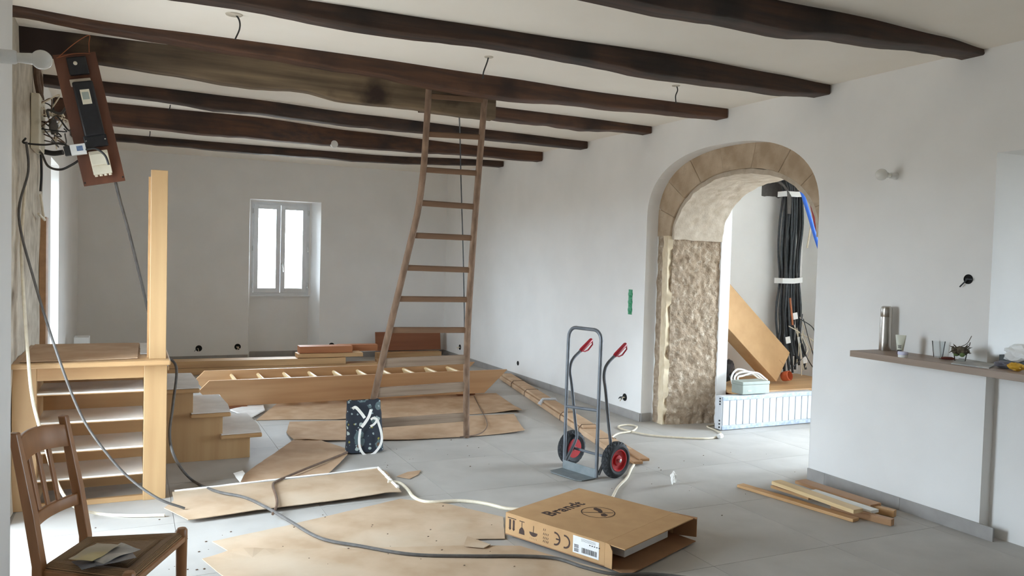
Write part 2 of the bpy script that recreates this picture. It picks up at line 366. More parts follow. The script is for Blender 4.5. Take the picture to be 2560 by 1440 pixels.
def window(name, x0, x1, y, z0, z1, axis='y', n=2, handle=True, inward=-1):
    """casement: axis 'y' = faces -Y, axis 'x' = faces +X"""
    r = sroot(name, ((x0+x1)/2, y, z0) if axis == 'y' else (y, (x0+x1)/2, z0))
    def bx(m, a, b, c, d, e, f):
        return m.box(a, b, c, d, e, f) if axis == 'y' else m.box(c, d, a, b, e, f)
    f = MB(); t = .035
    bx(f, x0, x0+t, y, y+.06, z0, z1); bx(f, x1-t, x1, y, y+.06, z0, z1); bx(f, x0+t, x1-t, y, y+.06, z1-t, z1); bx(f, x0+t, x1-t, y, y+.06, z0, z0+t)
    f.build('frame', M_frame, r)
    wd = (x1-x0-2*t)/n
    for i in range(n):
        a = x0+t+wd*i+.002; b = a+wd-.004; s = MB(); c = .062; yy = y+.012*inward
        bx(s, a, a+c, yy, yy+.05, z0+t, z1-t); bx(s, b-c, b, yy, yy+.05, z0+t, z1-t)
        bx(s, a+c, b-c, yy, yy+.05, z1-t-c, z1-t); bx(s, a+c, b-c, yy, yy+.05, z0+t, z0+t+c)
        so = s.build('sash', M_frame, r, bevel=.006)
        g = MB(); bx(g, a+c-.01, b-c+.01, yy+.02, yy+.026, z0+t+c-.01, z1-t-c+.01); g.build('pane', M_glass, so)
        for hz in (.1, .5, .9):
            hx = x0+t-.012 if i == 0 else x1-t+.012
            if i in (0, n-1):
                p = (hx, yy-.008, z0+(z1-z0)*hz) if axis == 'y' else (yy-.008, hx, z0+(z1-z0)*hz)
                MB().tube([Vector(p)-Vector((0, 0, .035)), Vector(p)+Vector((0, 0, .035))], .008, 8).build('hinge', M_chrome, so)
    if handle and axis == 'y':
        hx = (x0+x1)/2+.018; hz = z0+.45; h = MB()
        h.lathe((hx, y-.012, hz), (0, -1, 0), [(.016, 0), (.016, .008), (.009, .012), (.009, .04)], 12)
        h.tube(spline([(hx, y-.05, hz), (hx+.003, y-.055, hz-.02), (hx+.012, y-.06, hz-.12)], 5), .008, 8)
        h.build('handle', M_chrome, r, smooth=True)
    return r
window('window_1', 1.532, 2.348, FARY+.30, .89, 2.205)
window('window_2', 7.68, 8.52, -1.0, .45, 2.24, axis='x', handle=False, inward=1)
window('door_1', 3.95, 4.95, -1.0, 0.0, 2.25, axis='x', n=2, handle=False, inward=1)
window('window_3', 3.65, 5.05, 7.0, .02, 2.4, axis='x', n=2, handle=False)
window('added_light_window', -.2, 1.4, 7.0, .95, 2.25, axis='x', n=2, handle=False)  # unseen kitchen window, added to let daylight in

# right wall: plaster skin with the arch, end of wall at Y 2.9, lintel over the hatch
YE = 2.895
def arch(n, cy, hw, zs, rise, e=2.4):
    out = []
    for i in range(n+1):
        t = math.pi*i/n; c = math.cos(t); s_ = math.sin(t)
        out.append((cy+hw*math.copysign(abs(c)**(2/e), c), zs+rise*abs(s_)**(2/e)))
    return out
OUT = arch(36, 5.195, 1.035, 1.90, .582, 2.4)
w = MB(); T = .13
w.box(A, A+T, 5.195+1.035, FARY, 0, CEIL).box(A, A+.42, YE, 5.195-1.035, 0, CEIL).box(A, A+.42, YB, YE, 2.165, CEIL)
w.box(A, A+T, 5.195-1.036, 5.195-1.035, 0, 1.9)
for (ya, za), (yb, zb) in zip(OUT[:-1], OUT[1:]):
    w.prism([(A, ya, za), (A, ya, CEIL), (A, yb, CEIL), (A, yb, zb)], (T, 0, 0))
struct(w.build('wall_right', M_wall))
struct(MB().box(4.43, 4.56, YB, YE, 0, .949).build('wall_bar', M_wall))
# masonry core behind the skin + stone arch ring
INN = arch(40, 5.16, .885, 1.72, .562, 2.15)
w = MB(); XS = A+T; XV = 5.0
w.box(XS, XV, 6.20, FARY, 0, CEIL)
for (ya, za), (yb, zb) in zip(INN[:-1], INN[1:]):
    w.prism([(XS+.31, ya, za+.05), (XS+.31, ya, CEIL), (XS+.31, yb, CEIL), (XS+.31, yb, zb+.05)], (XV-XS-.31, 0, 0))
w.box(XS, XV, 4.0, 4.22, 0, CEIL)
core = struct(w.build('wall_right_core', M_wallr))
# voussoirs
INV = arch(160, 5.16, .885, 1.72, .562, 2.15); NV = 9
def outp(p):
    d = Vector((p[0]-5.16, p[1]-1.60)).normalized(); return (p[0]+d.x*.36, min(p[1]+d.y*.36, CEIL-.01))
cuts = [int(160*(i/NV)) for i in range(NV+1)]
ring = sroot('trim_2', (XS, 5.16, 0))
for i in range(NV):
    seg = INV[cuts[i]:cuts[i+1]+1]; inner = [Vector((XS-.004*random.random(), y, z)) for y, z in seg]
    outer = [Vector((XS, *outp(p))) for p in seg]
    poly = inner+outer[::-1]; cen = sum(poly, Vector())/len(poly)
    poly = [cen+(p-cen)*.997 for p in poly]; x0 = XS-.006*random.random()
    poly = [Vector((x0, p.y, p.z)) for p in poly]
    MB().prism(poly, (.34, 0, 0)).build('voussoir', M_stone, ring, bevel=.006)
# vault + rough jamb (real relief)
def vault(u, v):
    k = u*40; i = min(int(k), 39); f = k-i; y = INN[i][0]*(1-f)+INN[i+1][0]*f; z = INN[i][1]*(1-f)+INN[i+1][1]*f
    x = XS+.02+v*(XV-XS-.02); cy = 5.16; s_ = 1-.085*v
    y = cy+(y-cy)*s_; z = z-.012*v
    d = .010*noise.noise((x*6, y*6, z*6))+.008*noise.noise((x*17, y*17, z*17))
    n = Vector((y-cy, z-1.5)).normalized()
    return (x, y+n.x*d, z+n.y*d)
va = MB().grid(vault, 90, 24).build('vault_plaster', M_vault, core, smooth=True, thick=.04)
def jamb(side):
    def fn(u, v):
        x = XS+.03+u*(XV-XS-.03); z = v*1.76
        d = .016*noise.noise((x*9, z*9, side))+.012*noise.noise((x*24, z*24, side*3))
        d += .02*max(0, noise.noise((x*14, z*11, 5))-.15)
        y = 5.16+side*((.875 if side > 0 else .965)-.075*u+d)
        return (x, y, z)
    return fn
for sd in (1, -1):
    MB().grid(jamb(sd), 60, 140).build('jamb_face', M_rough, core, smooth=True, thick=.05)
# arris of each jamb: a cream render fillet and a ragged stone edge
def arris(side, a0, a1, dx, sd):
    def fn(u, v):
        z = v*1.75; rag = .010*noise.noise((z*7, side, sd))+.007*noise.noise((z*30, side, sd+5)); rg2 = .012*noise.noise((z*11, side, sd+9))
        return (XS-dx+.010*noise.noise((u*9, z*8, sd)), (5.16+side*a0+rag)*(1-u)+(5.16+side*a1+rg2)*u, z)
    return fn
for sd, a0, a1, a2 in ((1, .888, .965, 1.05),):
    MB().grid(arris(sd, a0, a1, .014, 3), 8, 120).build('arris_fillet', M_cream, core, smooth=True, thick=-.05)
    MB().grid(arris(sd, a1-.01, a2, .008, 4), 8, 120).build('arris_stone', M_rough, core, smooth=True, thick=-.05)

MB().box(XS-.012, XS+.03, 4.165, 4.195, 0, 1.75).build('arris_fillet', M_cream, core, bevel=.006)

# rooms behind the right wall
w = MB(); NB = 6.62
w.box(5.0, 6.7, NB, NB+.2, 0, CEIL).box(XV, 5.115, 5.945, 6.04, 0, CEIL)
w.box(6.7, 7.05, 5.05, NB+.2, 0, CEIL).box(6.7, 7.05, 3.2, 3.65, 0, CEIL).box(6.7, 7.05, 3.65, 5.05, 2.4, CEIL)
w.box(A+.42, 7.05, 3.05, 3.2, 0, CEIL)
struct(w.build('wall_back_room', M_wallr))
w = MB()
w.box(6.7, 7.05, 1.4, 3.05, 0, CEIL).box(6.7, 7.05, YB, -.2, 0, CEIL).box(6.7, 7.05, -.2, 1.4, 0, .95).box(6.7, 7.05, -.2, 1.4, 2.25, CEIL)
struct(w.build('wall_kitchen', M_wall))
w = MB()
w.box(-1.1, X1, YB-.3, YB, 0, CEIL)
struct(w.build('wall_rear', M_wall))
# flat panel painted dark for the shaded hole in the back room wall
h0 = atY(1905, 452, NB)
hb = MB().grid(lambda u, v: (h0.x+u*.62, NB-.004, h0.z-.16+.02*noise.noise((u*9, 1, 2))*(1-v)+v*.36), 16, 2).build('hole_shade_panel', M_cab, thick=.003); struct(hb)

# baseboards (tile pieces)
def baseboard(name, runs, h=.078, t=.012, L=.6):
    r = None
    for (x0, y0, x1, y1, nx, ny) in runs:
        p, q = Vector((x0, y0, 0)), Vector((x1, y1, 0)); n = Vector((nx, ny, 0)); D = (q-p).length; d = (q-p)/D; u = 0
        if r is None: r = struct(MB().obox((p+q)/2+n*.002+Vector((0, 0, h/2-.002)), d*D/2, n*.002, Vector((0, 0, h/2-.002))).build(name, M_grout))
        while u < D-.02:
            e = min(u+L, D)
            MB().obox(p+d*(u+e)/2+n*(t/2)+Vector((0, 0, h/2)), d*((e-u)/2-.001), n*(t/2), Vector((0, 0, h/2))).build('baseboard_tile', M_base, r)
            u = e
baseboard('baseboard_right', [(A, YE-.09, A, 4.16, -1, 0), (A, 6.23, A, FARY, -1, 0), (A, 6.23, XS-.02, 6.23, 0, -1)])
baseboard('baseboard_far', [(LEFTX, FARY, 1.475, FARY, 0, -1), (1.54, FARY+.34, 2.35, FARY+.34, 0, -1), (2.447, FARY, A, FARY, 0, -1)])

# ------------------------------------------------------------------ ceiling beams
def beam(name, label, prof, material, wdt=.15, seed=0, x0=None, x1=None):
    """prof: (X, Ynear, Zbottom)"""
    xs = [p[0] for p in prof]; x0 = xs[0] if x0 is None else x0; x1 = xs[-1] if x1 is None else x1
    def ip(x, k):
        if x <= xs[0]: return prof[0][k]
        for a, b in zip(prof[:-1], prof[1:]):
            if x <= b[0]:
                t = (x-a[0])/(b[0]-a[0]); t = t*t*(3-2*t); return a[k]*(1-t)+b[k]*t
        return prof[-1][k]
    n = 70; vs = []; sec = 9
    for i in range(n+1):
        x = x0+(x1-x0)*i/n; y = ip(x, 1)+.012*noise.noise((x*1.3, seed, 1)); z = ip(x, 2)+.010*noise.noise((x*2.6, seed, 2))+.004*noise.noise((x*9, seed, 3))
        W = wdt*(1+.08*noise.noise((x*1.1, seed, 5))); tp = CEIL+.02; c = .009+.006*noise.noise((x*3, seed, 8))
        pr = [(y+.004, tp), (y+.006*noise.noise((x*4, seed, 9)), (tp+z)/2), (y, z+c), (y+c*.35, z+c*.35), (y+c, z), (y+W/2, z+.004*noise.noise((x*6, seed, 4))), (y+W-c, z), (y+W, z+c), (y+W, tp)]
        vs += [(x, a, b) for a, b in pr]
    fs = [(i*sec+k, i*sec+k+1, (i+1)*sec+k+1, (i+1)*sec+k) for i in range(n) for k in range(sec-1)]
    fs += [tuple(range(sec)), tuple(range(n*sec+sec-1, n*sec-1, -1))]
    mb = MB(); mb.add(vs, fs)
    return tag(mb.build(name, material, smooth=True), label, 'beam', None)
beam('ceiling_beam', 'near-black oak ceiling beam meeting the wall above the bar counter', [(-.34, 2.95, 2.63), (2.3, 2.95, 2.63), (2.8, 2.93, 2.63), (3.3, 2.92, 2.655), (3.95, 2.95, 2.70), (4.35, 3.0, 2.725)], M_beam, .15, 1)
beam('ceiling_beam', 'dark oak ceiling beam meeting the wall right of the arch crown', [(-.6, 4.12, 2.69), (.41, 4.11, 2.70), (1.09, 4.08, 2.665), (1.97, 4.05, 2.675), (2.92, 4.0, 2.625), (3.81, 4.05, 2.65), (4.34, 4.1, 2.69)], M_beam, .15, 2)
beam('ceiling_beam', 'reddish brown ceiling beam that the leaning ladder rests behind', [(-.6, 4.98, 2.73), (-.07, 5.07, 2.715), (.59, 5.05, 2.69), (1.34, 5.06, 2.66), (2.22, 5.10, 2.62), (3.25, 5.17, 2.66), (4.34, 5.14, 2.68)], M_beam2, .15, 3)
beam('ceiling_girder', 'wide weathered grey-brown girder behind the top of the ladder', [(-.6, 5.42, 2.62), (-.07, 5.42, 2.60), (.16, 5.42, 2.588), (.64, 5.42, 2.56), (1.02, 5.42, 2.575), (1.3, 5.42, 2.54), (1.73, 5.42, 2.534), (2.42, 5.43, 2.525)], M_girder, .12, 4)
beam('ceiling_beam', 'short brown beam continuing from the weathered girder to the wall', [(2.1, 6.12, 2.665), (3.42, 6.13, 2.66), (4.34, 6.2, 2.695)], M_beam2, .15, 5)
beam('ceiling_beam', 'slim dark brown beam just beyond the weathered girder', [(LEFTX+.01, 6.83, 2.68), (-.08, 6.87, 2.67), (.82, 6.94, 2.645), (1.89, 7.12, 2.655), (3.13, 7.25, 2.67), (4.34, 7.34, 2.68)], M_beam, .15, 6)
beam('ceiling_beam', 'deep brown beam carrying a small round white spotlight', [(LEFTX+.01, 7.82, 2.58), (-.09, 7.84, 2.57), (.92, 7.84, 2.56), (2.16, 8.15, 2.60), (3.61, 8.36, 2.65), (4.34, 8.36, 2.65)], M_beam2, .15, 7)
beam('ceiling_beam', 'dark brown beam last before the window wall, with chipped end', [(LEFTX+.01, 9.9, 2.69), (1.17, 9.92, 2.665), (2.7, 9.9, 2.67), (4.34, 9.45, 2.685)], M_beam, .15, 8)

# ------------------------------------------------------------------ staircase with shelves
st = thing('staircase', 'light beech staircase landing with open shelves, newel post and three paper-covered steps', 'staircase', (-.2, 5.6, 0))
MB().box(-.59, -.47, 5.20, 5.62, 0, .815).build('side_panel', M_stair, st, bevel=.003)
MB().box(-.47, .08, 5.60, 5.62, 0, .735).build('back_panel', M_back, st)
MB().box(-.47, .08, 5.205, 5.235, .735, .815).build('fascia', M_stairx, st, bevel=.002)
MB().box(-.47, .08, 5.21, 5.24, 0, .03).build('plinth', M_stairx, st, bevel=.002)
MB().box(-.59, .222, 5.12, 6.1, .815, .845).build('landing_top', M_stairx, st, bevel=.008)
MB().box(.08, .206, 5.195, 5.32, 0, .815).build('newel_base', M_stair, st, bevel=.003)
nw = MB().box(.107, .199, 5.20, 5.29, .845, 1.966).build('newel_post', M_stair, st, bevel=.003)
MB().box(.096, .19, 5.29, 5.312, .845, 1.93).build('backing_strip', M_back, nw)
for z in (.665, .497, .330, .170):
    s_ = MB().box(-.47, .08, 5.212, 5.60, z-.016, z-.010).build('shelf', M_back, st)
    MB().box(-.469, .079, 5.206, 5.599, z-.010, z).build('shelf_cover', M_shelf, s_)
pan = [(.0, 0), (.80, 0), (.80, .155), (.61, .155), (.61, .315), (.41, .315), (.41, .495), (.21, .495), (.21, .66), (.0, .66)]
MB().prism([(x, 6.04, z) for x, z in pan], (0, .03, 0)).build('stringer', M_stair, st, bevel=.002)
MB().prism([(x, 6.72, z) for x, z in pan], (0, .03, 0)).build('stringer', M_stair, st, bevel=.002)
for (xa, xb, z) in ((.0, .25, .69), (.20, .452, .525), (.395, .662, .345), (.595, .88, .182)):
    tr = MB().box(xa, xb, 6.0, 6.78, z-.03, z).build('tread', M_stairx, st, bevel=.008)
    MB().box(xa, xb-.02, 6.07, 6.075, max(z-.165, .02), z-.03).build('riser', M_back, tr) if False else None
    cv = [(xa+.003, 6.0, z+.002), (xb-.004, 6.012, z+.002), (xb+.01, 6.3, z+.002), (xb-.012, 6.76, z+.002), (xa+.003, 6.77, z+.002)]
    MB().prism(cv, (0, 0, .004)).build('tread_cover', M_cover, tr)
for x in (.795, .605, .405):
    zt = {.795: .152, .605: .315, .405: .495}[x]
    MB().box(x-.02, x, 6.07, 6.72, zt-.152 if zt < .2 else zt-.14, zt).build('riser', M_back, st)

# ------------------------------------------------------------------ flat sheets (cardboard)
def sheet(name, label, outline, mat_, z0=.002, th=.004, amp=.006, ragged=.004, seed=0, lift=(), cat='cardboard', step=.09, edge=None):
    pts = [Vector((p[0], p[1])) for p in outline]; dense = []
    for a, b in zip(pts, pts[1:]+pts[:1]):
        n = max(1, int((b-a).length/.05)); t = (b-a).normalized() if (b-a).length > 1e-6 else Vector((1, 0)); nn = Vector((-t.y, t.x))
        for k in range(n):
            p = a+(b-a)*k/n; j = ragged*noise.noise((p.x*23, p.y*23, seed)) + ragged*.6*noise.noise((p.x*70, p.y*70, seed))
            dense.append(p+nn*(j if k else 0))
    xs = [p.x for p in dense]; ys = [p.y for p in dense]
    inn = []; y = min(ys)+step/2
    def inside(p):
        c = False
        for a, b in zip(dense, dense[1:]+dense[:1]):
            if (a.y > p.y) != (b.y > p.y) and p.x < (b.x-a.x)*(p.y-a.y)/(b.y-a.y)+a.x: c = not c
        return c
    def edist(p): return min((p-q).length for q in dense)
    while y < max(ys):
        x = min(xs)+step/2
        while x < max(xs):
            p = Vector((x+.02*noise.noise((x*9, y*9, 1)), y))
            if inside(p) and edist(p) > .03: inn.append(p)
            x += step
        y += step
    n = len(dense)
    V2, _, F, *_r = delaunay_2d_cdt(dense+inn, [], [list(range(n))], 1, 1e-5)
    def zz(p):
        z = z0+amp*max(0, .5+noise.noise((p.x*2.1, p.y*2.1, seed)))*1.2
        for (lx, ly, lr, lh) in lift:
            d = math.hypot(p.x-lx, p.y-ly)
            if d < lr: z += lh*(1-d/lr)**2
        return z
    vs = [(p.x, p.y, zz(p)+th) for p in V2]; m = len(vs)
    fs = [tuple(f) for f in F]
    mb = MB(); bm_edges = {}
    for f in fs:
        for a, b in zip(f, f[1:]+f[:1]): bm_edges[(a, b)] = 1
    side = [(a, b) for (a, b) in bm_edges if (b, a) not in bm_edges]
    mb.add(vs+[(x, y, z-th) for x, y, z in vs], fs+[tuple(i+m for i in f[::-1]) for f in fs]+[(b, a, a+m, b+m) for a, b in side])
    o = mb.build(name, mat_); tag(o, label, cat)
    if edge:
        for (ea, eb, wd) in edge:      # white torn strip along an edge
            a, b = Vector(ea), Vector(eb); N_ = 26; ps = []; d = (b-a).normalized(); nn = Vector((-d.y, d.x))
            for k in range(N_+1):
                p = a+(b-a)*k/N_+nn*(.006*noise.noise((k*.7, seed, 3))); ps.append(Vector((p.x, p.y, zz(p)+th+.003)))
            MB().tube(ps, [wd*(.6+.5*abs(noise.noise((k*.9, seed, 6)))) for k in range(N_+1)], 6).build('torn_edge', M_torn, o)
    return o
def FP(*pts, z=0): return [fl(x, y, z) for x, y in pts]
sheet('cardboard_sheet', 'brown cardboard sheet spread under the stair flight lying on the floor', FP((640, 1052), (700, 1050), (872, 1050), (1000, 1046), (1305, 1030), (1240, 984), (900, 996), (700, 1004)), M_card, .001, amp=.003, seed=3, lift=[(3.4, 7.05, .35, .03), (1.9, 7.2, .3, .03)])
sheet('cardboard_sheet', 'long brown cardboard sheet under the feet of the leaning ladder', FP((716, 1084), (735, 1105), (800, 1106), (875, 1103), (1020, 1102), (1170, 1094), (1312, 1083), (1285, 1038), (1000, 1050), (724, 1058)), M_card, .007, amp=.003, seed=5, lift=[(1.3, 6.4, .35, .02), (3.1, 6.1, .4, .02)])
sheet('cardboard_sheet', 'cardboard sheet running diagonally from the tote bag towards the stairs', FP((735, 1104), (790, 1102), (870, 1128), (868, 1146), (812, 1197), (690, 1208), (612, 1217), (596, 1206), (640, 1170)), M_card, .012, amp=.003, seed=8, lift=[(1.45, 5.75, .3, .015)])
e0, e1 = fl(436, 1240), fl(945, 1180); e2 = fl(995, 1232)
sheet('cardboard_sheet', 'long cardboard strip with white torn paper edges crossed by cables', FP((430, 1240), (520, 1230), (700, 1211), (950, 1180), (968, 1190), (1003, 1242), (860, 1258), (690, 1280), (470, 1310), (444, 1297), (410, 1280), (434, 1262)), M_cardd, .020, amp=.004, seed=11, lift=[(1.45, 4.75, .3, .016)],
      edge=[((e0.x, e0.y), (e1.x, e1.y), .011), ((e1.x, e1.y), (e2.x, e2.y), .015)])
sheet('cardboard_sheet', 'dusty flattened cardboard carton with a notched corner beside the open box', FP((530, 1357), (700, 1320), (1000, 1250), (1120, 1262), (1258, 1296), (1262, 1350), (1165, 1352), (1162, 1378), (900, 1384), (575, 1384), (552, 1370)), M_cardd, .002, amp=.003, seed=14)
sheet('cardboard_sheet', 'large dusty cardboard sheet lying in front of the open box', FP((505, 1405), (580, 1384), (900, 1376), (1170, 1372), (1300, 1372), (1520, 1436), (1600, 1470), (1500, 1560), (620, 1500)), M_cardd, .011, amp=.003, seed=17, lift=[(.55, 4.15, .2, .02)])
sheet('cardboard_scrap', 'small torn cardboard scrap on the tiles behind the long strip', FP((992, 1193), (1020, 1182), (1052, 1178), (1046, 1188), (1024, 1199)), M_card, .001, amp=.006, seed=20, cat='cardboard')
sheet('cardboard_sheet', 'cardboard sheet covering the top of the stair landing', [(-.55, 5.17, 0), (.045, 5.22, 0), (.06, 6.06, 0), (-.56, 6.08, 0)], M_card, .8465, amp=.003, seed=22)
sheet('cardboard_scrap', 'pale cardboard piece beside the newel post on the landing', [(.062, 5.42, 0), (.20, 5.42, 0), (.205, 6.05, 0), (.065, 6.05, 0)], M_cover, .8465, amp=.002, seed=23)

# ------------------------------------------------------------------ stair flight lying on the floor
lf = thing('stair_flight', 'steep wooden stair flight with ten rungs lying on the floor before the window', 'stairs', (2.1, 8.3, 0))
def stringer(y, xa, xb):
    z0, z1 = .03, .278
    pl = [(xa+.14, z0), (xb-.27, z0), (xb, z1), (xa+.09, z1), (xa, z0+.155)]
    MB().prism([(x, y, z) for x, z in pl], (0, .032, 0)).build('stringer', M_loft, lf, bevel=.002)
stringer(7.95, .588, 3.765); stringer(8.62, .60, 3.66)
for i in range(10):
    x = .95+i*.262
    c = Vector((x+.03, 8.301, .165)); d = Vector((math.sin(.5), 0, -math.cos(.5)))
    MB().obox(c, d*.085, Vector((0, .318, 0)), Vector((d.z, 0, -d.x))*.016).build('rung', M_pine, lf, bevel=.012)
for i, (x, y, n) in enumerate(((.92, 7.93, 'on the left'), (3.3, 8.0, 'r'), (3.2, 8.63, 'b'), (.98, 8.63, 'c'))):
    bk = MB().box(x-.10, x+.10, y-.015, y+.05, 0.0105, .03).build('wooden_shim', M_brownp, None)
    tag(bk, 'flat brown shim propping up the lying stair flight', 'wood block', 'shims under the stair flight')
sheet('cover_board', 'small pale board leaning flat beside the lowest paper-covered step', FP((575, 1030), (655, 1012), (662, 1030), (625, 1050)), M_cover, .012, th=.012, amp=.002, seed=40, cat='board')

# ------------------------------------------------------------------ timber behind the flight
def plank(label, p, q, wd, th, m, name='plank', bevel=.003, group=None):
    return tag(MB().bar(p, q, wd, th).build(name, m, bevel=bevel), label, 'plank', group)
plank('long pine board on the floor by the window niche, bottom of two', (.40, 10.35, .045), (2.95, 10.30, .045), .22, .085, M_pinex)
plank('long pine board lying on top of another by the window niche', (.36, 10.36, .13), (2.52, 10.30, .13), .24, .08, M_pinex)
plank('flat pine board on the long boards, under the reddish planks', (1.92, 10.34, .20), (2.75, 10.32, .20), .24, .05, M_pinex)
plank('reddish notched plank on top of the timber stack by the window', (1.95, 10.36, .27), (2.62, 10.34, .27), .20, .085, M_red)
plank('shorter reddish plank behind the notched one on the timber stack', (2.5, 10.56, .255), (3.02, 10.54, .255), .14, .085, M_red)
plank('brown board lying low at the end of the timber stack', (2.96, 10.3, .03), (3.55, 10.28, .03), .25, .055, M_brownp)
plank('thin pine strip on the brown board behind the ladder', (2.98, 10.42, .085), (3.7, 10.4, .085), .10, .045, M_pinex)
b = MB().obox((3.72, 11.30, .245), (.50, 0, 0), (0, .012, .0), (0, .02, .135)).build('plank', M_brownp, bevel=.003)
tag(b, 'dark brown board standing on edge against the window wall', 'plank')
plank('light pine plank on the floor below the dark standing board', (3.2, 11.18, .05), (4.17, 11.16, .05), .14, .1, M_pinex)
tag(MB().box(-.52, -.38, 9.4, 9.62, 0, .56).build('carton', M_wplas, bevel=.004), 'white carton standing by the left wall beyond the landing', 'carton')

# ------------------------------------------------------------------ old ladder
LP0 = Vector((2.533, 6.117, 0)); LN = Vector((0, 1, .318)).normalized()
def LP(x, y): return onplane(x, y, LP0, LN)
lad = thing('ladder', 'old bowed wooden ladder leaning against the reddish ceiling beam', 'ladder', (2.1, 6.1, 0))
Lr = [LP(*q) for q in [(1074, 205), (1072, 225), (1066, 320), (1058, 430), (1044, 530), (1018, 640), (994, 740), (965, 860), (930, 1015), (907, 1112)]]
Rr = [LP(*q) for q in [(1215, 222), (1212, 245), (1205, 330), (1195, 450), (1184, 590), (1175, 720), (1168, 850), (1166, 960), (1166, 1092)]]
for P, nm in ((Lr, 'rail'), (Rr, 'rail')):
    P = spline(P, 6); P[-1].z = max(P[-1].z, .013)
    MB().tube(P, [.021+.005*min(1, i/len(P)*1.4) for i in range(len(P))], 10).build('rail', M_ladder, lad, smooth=True)
RG = [((1074, 240), (1208, 250), 12), ((1064, 335), (1202, 343), 12), ((1058, 424), (1194, 433), 12), ((1046, 507), (1188, 517), 13), ((1028, 588), (1182, 595), 13), ((1010, 669), (1176, 675), 13), ((990, 747), (1172, 749), 13), ((972, 825), (1169, 825), 14), ((952, 908), (1166, 898), 24), ((935, 982), (1166, 966), 26), ((918, 1060), (1166, 1042), 24)]
for i, (p, q, h) in enumerate(RG):
    a, b = LP(*p), LP(*q); hh = h*6.3/2003
    MB().bar(a, b, .022, hh, up=(0, -.303, .953)).build('rung', M_rung if i < 8 else M_rungg, lad, bevel=.004)
# rope hanging behind it
tag(MB().tube(spline([atY(1148, 285, 6.0), atY(1150, 340, 6.9), atY(1153, 470, 7.2), atY(1158, 640, 7.3), atY(1161, 800, 7.3), atY(1162, 905, 7.3)], 8), .006, 6).build('hanging_cable', M_cabd), 'thin dark cable hanging from the girder behind the ladder', 'cable')

# ------------------------------------------------------------------ tote bag
tb = thing('tote_bag', 'dark floral tote bag with white cloth handles standing by the ladder foot', 'bag', (1.625, 5.92, 0))
def bag(u, v):
    a = 2*math.pi*u; wz = v
    hx = .142-.012*wz; hy = .062*(1-.75*max(0, wz-.35)/.65)
    c, s_ = math.cos(a), math.sin(a)
    x = hx*math.copysign(abs(c)**.45, c); y = hy*math.copysign(abs(s_)**.6, s_)
    k = 1+.05*noise.noise((a*1.3, wz*4, 2)); z = .385*wz+.008*noise.noise((a*2, 5, 1))*wz
    y += .010*noise.noise((x*16, z*14, 7))*(wz < .98)
    return (1.622+x*k-.01*wz, 5.925+y*k+.02*wz, max(.012, z+.011))
mb = MB().grid(bag, 64, 30); n = 64
mb.f.append(tuple(range(n)))
mb.build('bag_body', M_tote, tb, smooth=True)
def strap(P, w=.013):
    P = spline(P, 8); mb = MB(); n = len(P); vs = []
    for i, p in enumerate(P):
        t = (P[min(i+1, n-1)]-P[max(i-1, 0)]).normalized(); sd = t.cross(Vector((0, -1, 0))).normalized()
        vs += [p-sd*w, p+sd*w]
    mb.add(vs, [(2*i, 2*i+1, 2*i+3, 2*i+2) for i in range(n-1)]); return mb
strap([atY(*q, 5.845) for q in [(901, 1072), (898, 1100), (901, 1122), (913, 1138), (929, 1137), (944, 1124), (954, 1104), (953, 1080), (944, 1050)]], .009).build('handle', M_torn, tb, thick=.003)
strap([atY(881, 1022, 5.90), atY(890, 1019, 5.87), atY(904, 1034, 5.85), atY(912, 1045, 5.845)], .011).build('handle', M_torn, tb, thick=.003)
strap([atY(928, 1024, 5.87), atY(922, 1042, 5.85), atY(912, 1058, 5.845), atY(904, 1068, 5.845)], .011).build('handle', M_torn, tb, thick=.003)
strap([atY(927, 1049, 5.845), atY(934, 1045, 5.84), atY(942, 1049, 5.84), atY(936, 1060, 5.84), atY(926, 1066, 5.845)], .008).build('handle_knot', M_torn, tb, thick=.003)

# ------------------------------------------------------------------ hand truck
ht_ = thing('hand_truck', 'grey steel hand truck with red grips and two black pneumatic wheels', 'hand truck', (2.93, 4.83, 0))
WA = Vector((.26, -.966, 0)).normalized(); BA = Vector((.966, .26, 0)).normalized(); ZA = Vector((0, 0, 1))
TO = Vector((2.868, 4.82, 0))
def TK(w_, b_, z_): return TO+WA*w_+BA*b_+ZA*z_
hwid = .158; r_ = .0125
pts = [TK(-hwid, 0, .012), TK(-hwid, .0, .5), TK(-hwid, .005, .93)]
arcl = [TK(-hwid+.07-.07*math.cos(t), .007, .955+.07*math.sin(t)) for t in [math.pi/2*i/6 for i in range(7)]]
arcr = [TK(hwid-.07+.07*math.sin(t), .007, .955+.07*math.cos(t)) for t in [math.pi/2*i/6 for i in range(7)]]
MB().tube(pts+arcl+arcr+[TK(hwid, .005, .93), TK(hwid, 0, .5), TK(hwid, 0, .012)], r_, 12).build('frame', M_truck, ht_, smooth=True)
